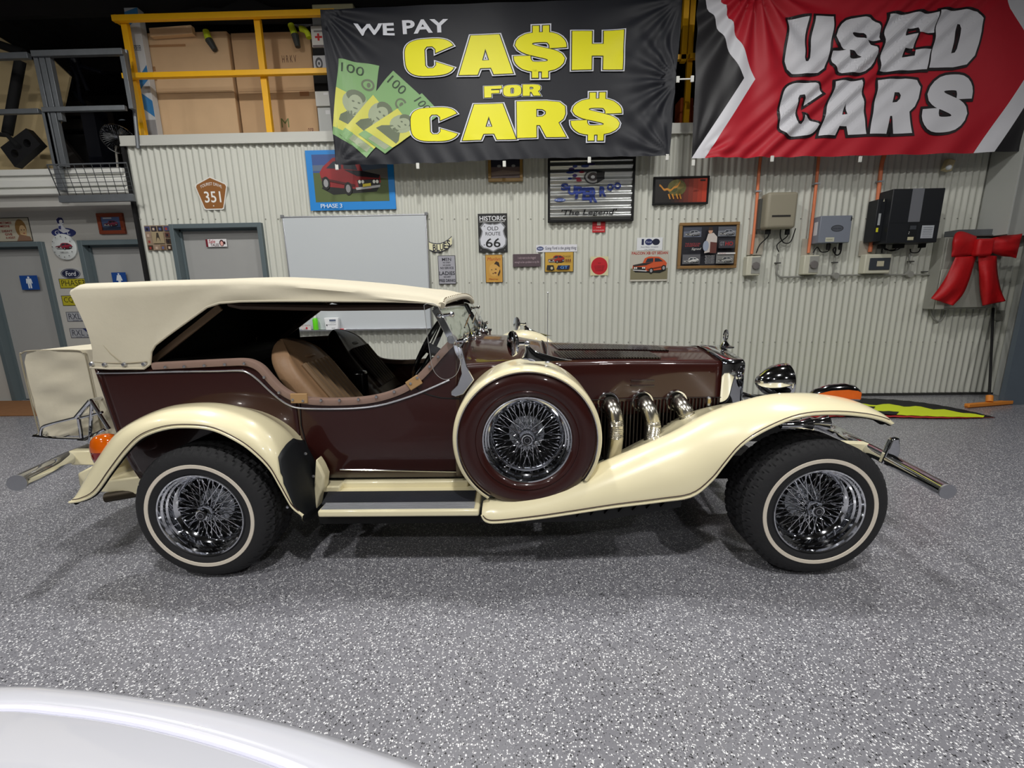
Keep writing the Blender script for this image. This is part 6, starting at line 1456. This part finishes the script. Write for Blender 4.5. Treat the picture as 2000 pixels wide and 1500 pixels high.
# tall white and blue box at the left
x0, x1, z0, z1 = wrect(262, 14, 288, 262, 5.70)
e = empty('striped_box', ((x0 + x1) / 2, 5.75, ZD), 'tall narrow white box with blue bands beside the left yellow post', 'box'); MB().box(x0, x1, 5.70, 5.79, ZD, z1).build('carton', flat((206, 210, 214)), e, bev=.004)
a = Art((x0, x1, ZD, z1), 5.70); a.poly([(0, .86), (1, .93), (1, 1), (0, .97)], (70, 140, 196)); a.poly([(0, .40), (1, .50), (1, .60), (0, .48)], (60, 130, 190)); a.poly([(0, .30), (1, .22), (1, .34), (0, .42)], (60, 130, 190)); a.rect(0, 0, 1, .2, (150, 150, 152)); a.text('FOREVER', .3, .70, .8, .74, (60, 70, 90)); a.build(e)
# boxes stacked beside the banner
stk = [((622, 210, 650, 262), (196, 198, 194), 'pale grey carton at the bottom of the stack beside the black banner'), ((616, 178, 646, 207), (206, 206, 200), 'pale grey carton second from the bottom beside the black banner'),
       ((612, 108, 640, 140), (206, 206, 208), 'white carton printed with a wheel beside the black banner'), ((608, 50, 636, 92), (210, 208, 202), 'white carton with red cross mark beside the black banner')]
for px, c_, lb in stk:
    x0, x1, z0, z1 = wrect(*px, 5.70); e = empty('white_box', ((x0 + x1) / 2, 5.8, z0), lb, 'box', 'stacked boxes beside the banner')
    MB().box(x0, x1, 5.70, 6.0, z0, z1).build('carton', flat(c_), e, bev=.003)
    a = Art((x0, x1, z0, z1), 5.70)
    if px[1] == 108: a.oval(.4, .5, .26, .38, (70, 70, 74)); a.oval(.4, .5, .15, .22, (206, 206, 208)); a.oval(.4, .5, .07, .1, (70, 70, 74)); a.rect(.75, .1, .95, .2, (80, 80, 84))
    elif px[1] == 50: a.rect(.25, .42, .75, .52, (190, 40, 40)); a.rect(.42, .3, .56, .64, (190, 40, 40)); a.rect(.05, .0, .95, .1, (120, 110, 110)); a.rect(.2, .7, .8, .78, (130, 126, 126))
    else: a.rect(.55, .75, .85, .9, (226, 226, 226))
    a.build(e)
x0, x1, z0, z1 = wrect(612, 140, 640, 178, 5.72); MB().box(x0, x1, 5.72, 6.0, z0, z1).build('dark_case', matt_black, None, 'dark case wedged in the box stack under the wheel carton', 'case', bev=.01)
x0, x1, z0, z1 = wrect(610, 90, 638, 109, 5.72); MB().box(x0, x1, 5.72, 6.0, z0, z1).build('dark_case', matt_black, None, 'dark flat case between the two white cartons of the stack', 'case', bev=.01)
x0, x1, z0, z1 = wrect(609, 7, 690, 22, 5.75); MB().box(x0, x1, 5.75, 6.1, z0, z1).build('foam_slab', mat('foam', (224, 218, 176), .8), None, 'cream foam slab lying on top of the box stack', 'slab', bev=.01)
x0, x1, z0, z1 = wrect(609, 22, 636, 50, 5.75); MB().box(x0, x1, 5.75, 6.1, z0, z1).build('grey_tub', flat((120, 120, 120)), None, 'grey tub under the cream foam slab', 'tub', bev=.01)
# yellow strap ends, cable reel and hose over the boxes
hv = mat('hi_vis', (196, 214, 40), .6, var=.1)
for pts, lb in ((((402, 60), (408, 78), (420, 98)), 'yellow and grey strap end hanging on the plain carton'), (((568, 48), (576, 68), (582, 92)), 'yellow and grey strap end on the gas tank carton')):
    p = [P(x, y, 5.765) for x, y in pts]; o = MB().tube([p[0], p[1]], [.035, .04], 10).build('strap_end', hv, None, lb, 'strap', 'strap ends over the cartons')
    MB().tube([p[1], p[2]], [.042, .03], 10).build('strap_tip', mat('dark_grey', (60, 62, 60), .6), o)
MB().tube(catmull([P(x, y, 5.74) for x, y in ((586, 56), (594, 58), (600, 64), (604, 74))], 12), .032, 10).build('glove', hv, None, 'yellow-green work glove on top of the gas tank carton', 'glove')
m = MB()
for k, (rx, ry) in enumerate(((26, 22), (22, 19), (30, 26))):
    pts = [P(592 + rx * math.cos(t) + 3 * k, 30 + ry * math.sin(t), 5.95 + .03 * k) for t in [2 * math.pi * j / 30 for j in range(30)]]; m.tube(pts, .012, 8, closed=True)
m.build('hose_coil', mat('grey_hose', (150, 152, 156), .4), None, 'coil of grey hose behind the yellow top rail', 'hose')
m = MB().lathe([(.02, -.02), (.10, -.02), (.12, 0), (.12, .08), (.02, .08)], P(604, 44, 6.0), 24); m.build('cable_reel', matt_black, None, 'black cable reel behind the top rail near the banner', 'reel')
MB().prism([(p.x, p.z) for p in (P(350, 30, 5.7), P(400, 20, 5.7), P(440, 24, 5.7), P(480, 4, 5.7), P(500, 6, 5.7), P(540, 22, 5.7), P(600, 24, 5.7), P(600, 32, 5.7), P(350, 34, 5.7))], 5.62, 5.85).build('black_tarp', matt_black, None, 'crumpled black tarpaulin draped behind the yellow top rail', 'tarpaulin', bev=.01)
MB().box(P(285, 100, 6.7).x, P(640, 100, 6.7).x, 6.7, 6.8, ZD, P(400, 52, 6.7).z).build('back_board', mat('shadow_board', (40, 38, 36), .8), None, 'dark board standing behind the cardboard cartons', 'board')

# ---------------- lower loft at the far left
YG = 5.30; ZL = zf[0]
gr = empty('steel_guardrail', (P(120, 330, YG).x, YG, ZL), 'grey galvanised guard rail of the lower left loft', 'railing')
gp = [(0, 0)]
hrail(-60, 58, 111, YG, 'top_rail', gr, galv, .06, .05); hrail(64, 242, 104, YG, 'top_rail', gr, galv, .06, .05); hrail(-60, 78, 219, YG, 'mid_rail', gr, galv, .05, .04); hrail(84, 246, 213, YG, 'mid_rail', gr, galv, .05, .04)
zg = P(150, 100, YG).z
def gpost(x, y, y2, w=.05, z0=ZL, Y=YG):
    c = P(x, y, Y); MB().box(c.x - w / 2, c.x + w / 2, Y, Y + .05, z0, P(x, y2, Y).z).build('post', galv, gr, bev=.003)
gpost(68, 110, 102); gpost(80, 110, 102, .06); gpost(238, 110, 99, .05, P(250, 212, YG).z); gpost(92, 110, 104, .05, P(105, 235, YG).z)
gpost(90, 235, 216, .07, P(108, 372, YG).z)
hl = MB().tube([P(246, 98, YG + .1), P(262, 205, YG + .1), P(270, 290, YG + .1)], .02, 10); hl.build('rail_upright', galv, gr)
# boards, tube, plate
for px, Y, lb in (([(-30, 60), (0, 73), (52, 106), (62, 118), (90, 150), (98, 330), (-30, 330)], 5.85, 'large pale fibreboard leaning at the far left of the loft'), ([(90, 122), (98, 112), (136, 148), (116, 240), (104, 330), (76, 330)], 6.0, 'pale board with a pointed corner behind the grey posts')):
    p = [P(x, y, Y) for x, y in px]; p = [(q.x, ZL if yy_ == 330 else max(q.z, ZL)) for q, (xx_, yy_) in zip(p, px)]; MB().prism(p, Y, Y + .03).build('fibreboard', mdf, None, lb, 'board', bev=.002)
MB().tube([P(40, 118, 5.6), P(14, 262, 5.6)], .05, 12).build('black_tube', matt_black, None, 'thick black tube leaning against the pale board', 'tube')
MB().tube([P(-10, 84, 5.65), P(48, 104, 5.65)], .045, 12).build('black_bar', matt_black, None, 'black bar across the top of the pale board at the left edge', 'bar')
pl = [P(x, y, 5.5) for x, y in ((8, 290), (58, 253), (86, 284), (36, 328))]
bm = bmesh.new(); ring = [(p.x, p.z) for p in pl]
def with_holes(ring, holes, y0, y1, name, mt, lb, cat):
    cu = bpy.data.curves.new('h', 'CURVE'); cu.dimensions = '2D'; cu.fill_mode = 'BOTH'; cu.extrude = (y1 - y0) / 2
    for q in [ring] + holes:
        s = cu.splines.new('POLY'); s.points.add(len(q) - 1); s.use_cyclic_u = True
        for k, p in enumerate(q): s.points[k].co = (p[0], p[1], 0, 1)
    o = bpy.data.objects.new('h', cu); COL.objects.link(o); dg = bpy.context.evaluated_depsgraph_get(); me = bpy.data.meshes.new_from_object(o.evaluated_get(dg))
    m = MB().add([(v.co.x, (y0 + y1) / 2 + v.co.z, v.co.y) for v in me.vertices], [tuple(p.vertices) for p in me.polygons]); bpy.data.objects.remove(o); bpy.data.curves.remove(cu); bpy.data.meshes.remove(me)
    return m.build(name, mt, None, lb, cat, smooth=False)
bm.free()
def circ(x, y, rr, Y): c = P(x, y, Y); return [(c.x + rr * math.cos(2 * math.pi * k / 20), c.z + rr * math.sin(2 * math.pi * k / 20)) for k in range(20)]
with_holes(ring, [circ(36, 302, .045, 5.5), circ(60, 282, .045, 5.5)], 5.46, 5.54, 'drilled_plate', mat('black_steel', (26, 26, 28), .4), 'tilted black steel bracket plate with two round holes', 'bracket')
MB().tube([P(-6, 262, 5.48), P(14, 264, 5.48), P(36, 286, 5.44)], .025, 10).build('black_clamp', matt_black, None, 'black clamp arm holding the drilled plate', 'clamp')
# dark machinery on the loft
m = MB().box(P(170, 220, 6.2).x, P(196, 220, 6.2).x, 6.1, 6.3, ZL, P(180, 216, 6.2).z); m.build('black_column', mat('black_enamel', (22, 24, 32), .3), None, 'glossy black upright stand in the dark loft beside the fan', 'stand')
m = MB(); 
for pts in (((140, 130), (150, 150), (156, 190), (166, 205)), ((150, 122), (160, 150), (172, 178)), ((136, 140), (142, 175), (160, 200)), ((158, 130), (180, 136), (200, 142))): cable(m, [(x, y, 6.25) for x, y in pts], .022)
m.ball(P(146, 118, 6.25), .06, 8); m.build('hanging_tool', mat('black_enamel', (22, 24, 32), .3), None, 'tangle of black hoses and tools hanging in the dark loft', 'tools')
MB().prism([(p.x, max(p.z, ZL)) for p in (P(118, 360, 5.9), P(122, 270, 5.9), P(160, 318, 5.9), P(180, 360, 5.9))], 5.9, 5.95).build('dark_offcut', mat('dark_panel', (40, 36, 34), .6), None, 'dark triangular panel at the foot of the grey post', 'panel')
for k, (y0, y1, c_) in enumerate(((196, 226, (64, 56, 50)), (232, 252, (54, 48, 44)), (262, 300, (58, 58, 60)))):
    x0, x1, z0, z1 = wrect(118, y0, 172, y1, 6.6); z0 = ZL if k == 2 else z0; MB().box(x0, x1, 6.6, 7.0, z0, z1).build('storage_crate', mat('crate%d' % k, c_, .7, var=.2), None, ('upper', 'middle', 'lower')[k] + ' dark storage crate deep in the loft shelves', 'crate', 'dark crates in the loft', bev=.01)
MB().box(P(112, 250, 6.55).x, P(176, 250, 6.55).x, 6.6, 7.1, P(140, 255, 6.6).z, P(140, 252, 6.6).z).build('storage_shelf', matt_black, None, 'dark shelf board between the storage crates', 'shelf')
# fan
fc = P(232, 272, 5.75); e = empty('pedestal_fan', (fc.x, 5.8, ZL), 'chrome caged pedestal fan standing on the left loft', 'fan')
m = MB(); rad = .17; axf = Vector((.75, -.62, .1)).normalized(); uu = axf.cross(Vector((0, 0, 1))).normalized(); vv = axf.cross(uu)
for k in range(44):
    t = 2 * math.pi * k / 44; m.tube([fc + (uu * math.cos(t) + vv * math.sin(t)) * rad * q + axf * (.07 * (1 - q ** 2.4)) for q in (.12, .5, .8, 1)], .0016, 4, caps=False)
    m.tube([fc + (uu * math.cos(t) + vv * math.sin(t)) * rad * q - axf * (.07 * (1 - q ** 2.4)) for q in (.12, .5, .8, 1)], .0016, 4, caps=False)
m.tube([fc + (uu * math.cos(t) + vv * math.sin(t)) * rad for t in [2 * math.pi * k / 32 for k in range(32)]], .006, 6, closed=True); m.build('fan_cage', chrome, e, kind='stuff')
m = MB()
for k in range(3):
    t = 2 * math.pi * k / 3; c_ = lambda q, w: fc + (uu * math.cos(t + w) + vv * math.sin(t + w)) * rad * q
    m.add([c_(.1, 0), c_(.85, -.35), c_(.9, .25), c_(.5, .6)], [(0, 1, 2, 3)])
m.build('fan_blade', mat('fan_blade', (90, 92, 94), .4, metal=.5), e, solid=.003)
MB().tube([fc - axf * .02, fc - axf * .14], .05, 14).build('fan_motor', matt_black, e)
MB().tube([fc - axf * .1, (fc.x - .10, 5.8, fc.z - .08), (fc.x - .13, 5.8, ZL + .03)], .012, 8).lathe([(.001, .03), (.12, .02), (.13, 0)], (fc.x - .13, 5.8, ZL), 20, 'Z').build('fan_stand', mat('pale_stand', (190, 186, 176), .4), e)
# wire mesh basket hung on the fascia
c0, c1, c2, c3 = P(92, 322, 5.05), P(247, 318, 5.05), P(262, 379, 5.33), P(118, 383, 5.33)
e = empty('mesh_basket', (P(180, 384, 5.3).x, 5.25, c3.z - .02), 'galvanised wire mesh tray hung below the grey guard rail', 'basket')
def q4(u, v): return (c0 * (1 - u) + c1 * u) * (1 - v) + (c3 * (1 - u) + c2 * u) * v
m = MB()
for k in range(1, 9): m.tube([q4(k / 9, 0), q4(k / 9, 1)], .0035, 5)
for k in range(1, 7): m.tube([q4(0, k / 7), q4(1, k / 7)], .0035, 5)
m.build('mesh_wire', galv, e, kind='stuff')
MB().tube([q4(0, 0), q4(1, 0), q4(1, 1), q4(0, 1)], .008, 6, closed=True).build('basket_frame', galv, e)
MB().box(c3.x, c2.x, 5.30, 5.34, c3.z - .075, c3.z - .0).build('basket_angle', galv, e)

# ================================================================ white car bonnet in the foreground
wp = mat('white_paint', (190, 191, 199), .3, coat=.6, var=.01)
ZH = .86
wc = empty('white_car', (-1.2, -1.4, 0), 'white car bonnet edge in the lower left foreground', 'car')
edge = catmull([G(x, y, ZH) for x, y in ((-700, 1395), (-300, 1350), (0, 1337), (150, 1342), (300, 1359), (450, 1384), (600, 1419), (740, 1462), (860, 1503), (980, 1560), (1080, 1640), (1130, 1740))], 70)
line = catmull([G(x, y, ZH + .012) for x, y in ((-700, 1440), (-300, 1395), (0, 1383), (120, 1390), (240, 1406), (360, 1432), (480, 1467), (590, 1508), (700, 1570), (780, 1640), (840, 1740), (860, 1850))], 70)
rows = []
for a_, b_ in zip(edge, line):
    d = (a_ - b_); d.z = 0; d.normalize(); row = []
    row.append(Vector((a_.x, a_.y, .22)) - d * .06); row.append(Vector((a_.x, a_.y, .45)) + d * .03); row.append(Vector((a_.x, a_.y, .70)) + d * .015); row.append(a_ + Vector((0, 0, -.035)) + d * .002)
    row.append(a_.copy() - d * .004)
    for k in (1, 2, 3): t = k / 4; row.append(a_.lerp(b_, t) + Vector((0, 0, .004 * math.sin(math.pi * t))))
    row.append(b_ - Vector((0, 0, .0)))
    rows.append(row)
MB().grid(rows).build('front_wing', wp, wc, ang=60, solid=.003)
ctr = G(60, 2600, ZH); rows = []
cx_, cy_ = -.75, -.95
for b_ in line:
    c_ = Vector((cx_, cy_, ZH + .05)); row = []
    dd = (c_ - b_).normalized() * .004; q = b_ + dd; q.z = ZH + .012; row.append(Vector((q.x, q.y, ZH + .004))); row.append(q); row.append(q + dd * 1.2 + Vector((0, 0, .005)))
    for k in range(1, 8): t = k / 7; w = q.lerp(c_, t); w.z = ZH + .017 + .05 * math.sin(t * math.pi / 2); row.append(w)
    rows.append(row)
MB().grid(rows).build('bonnet', wp, wc, ang=60)
MB().tube([b_ + Vector((0, 0, .0)) for b_ in line], .0045, 8).build('shut_line_highlight', mat('edge_highlight', (226, 226, 240), .2, coat=1), wc)  # pale tube over the bonnet gap, its colour paints the edge highlight
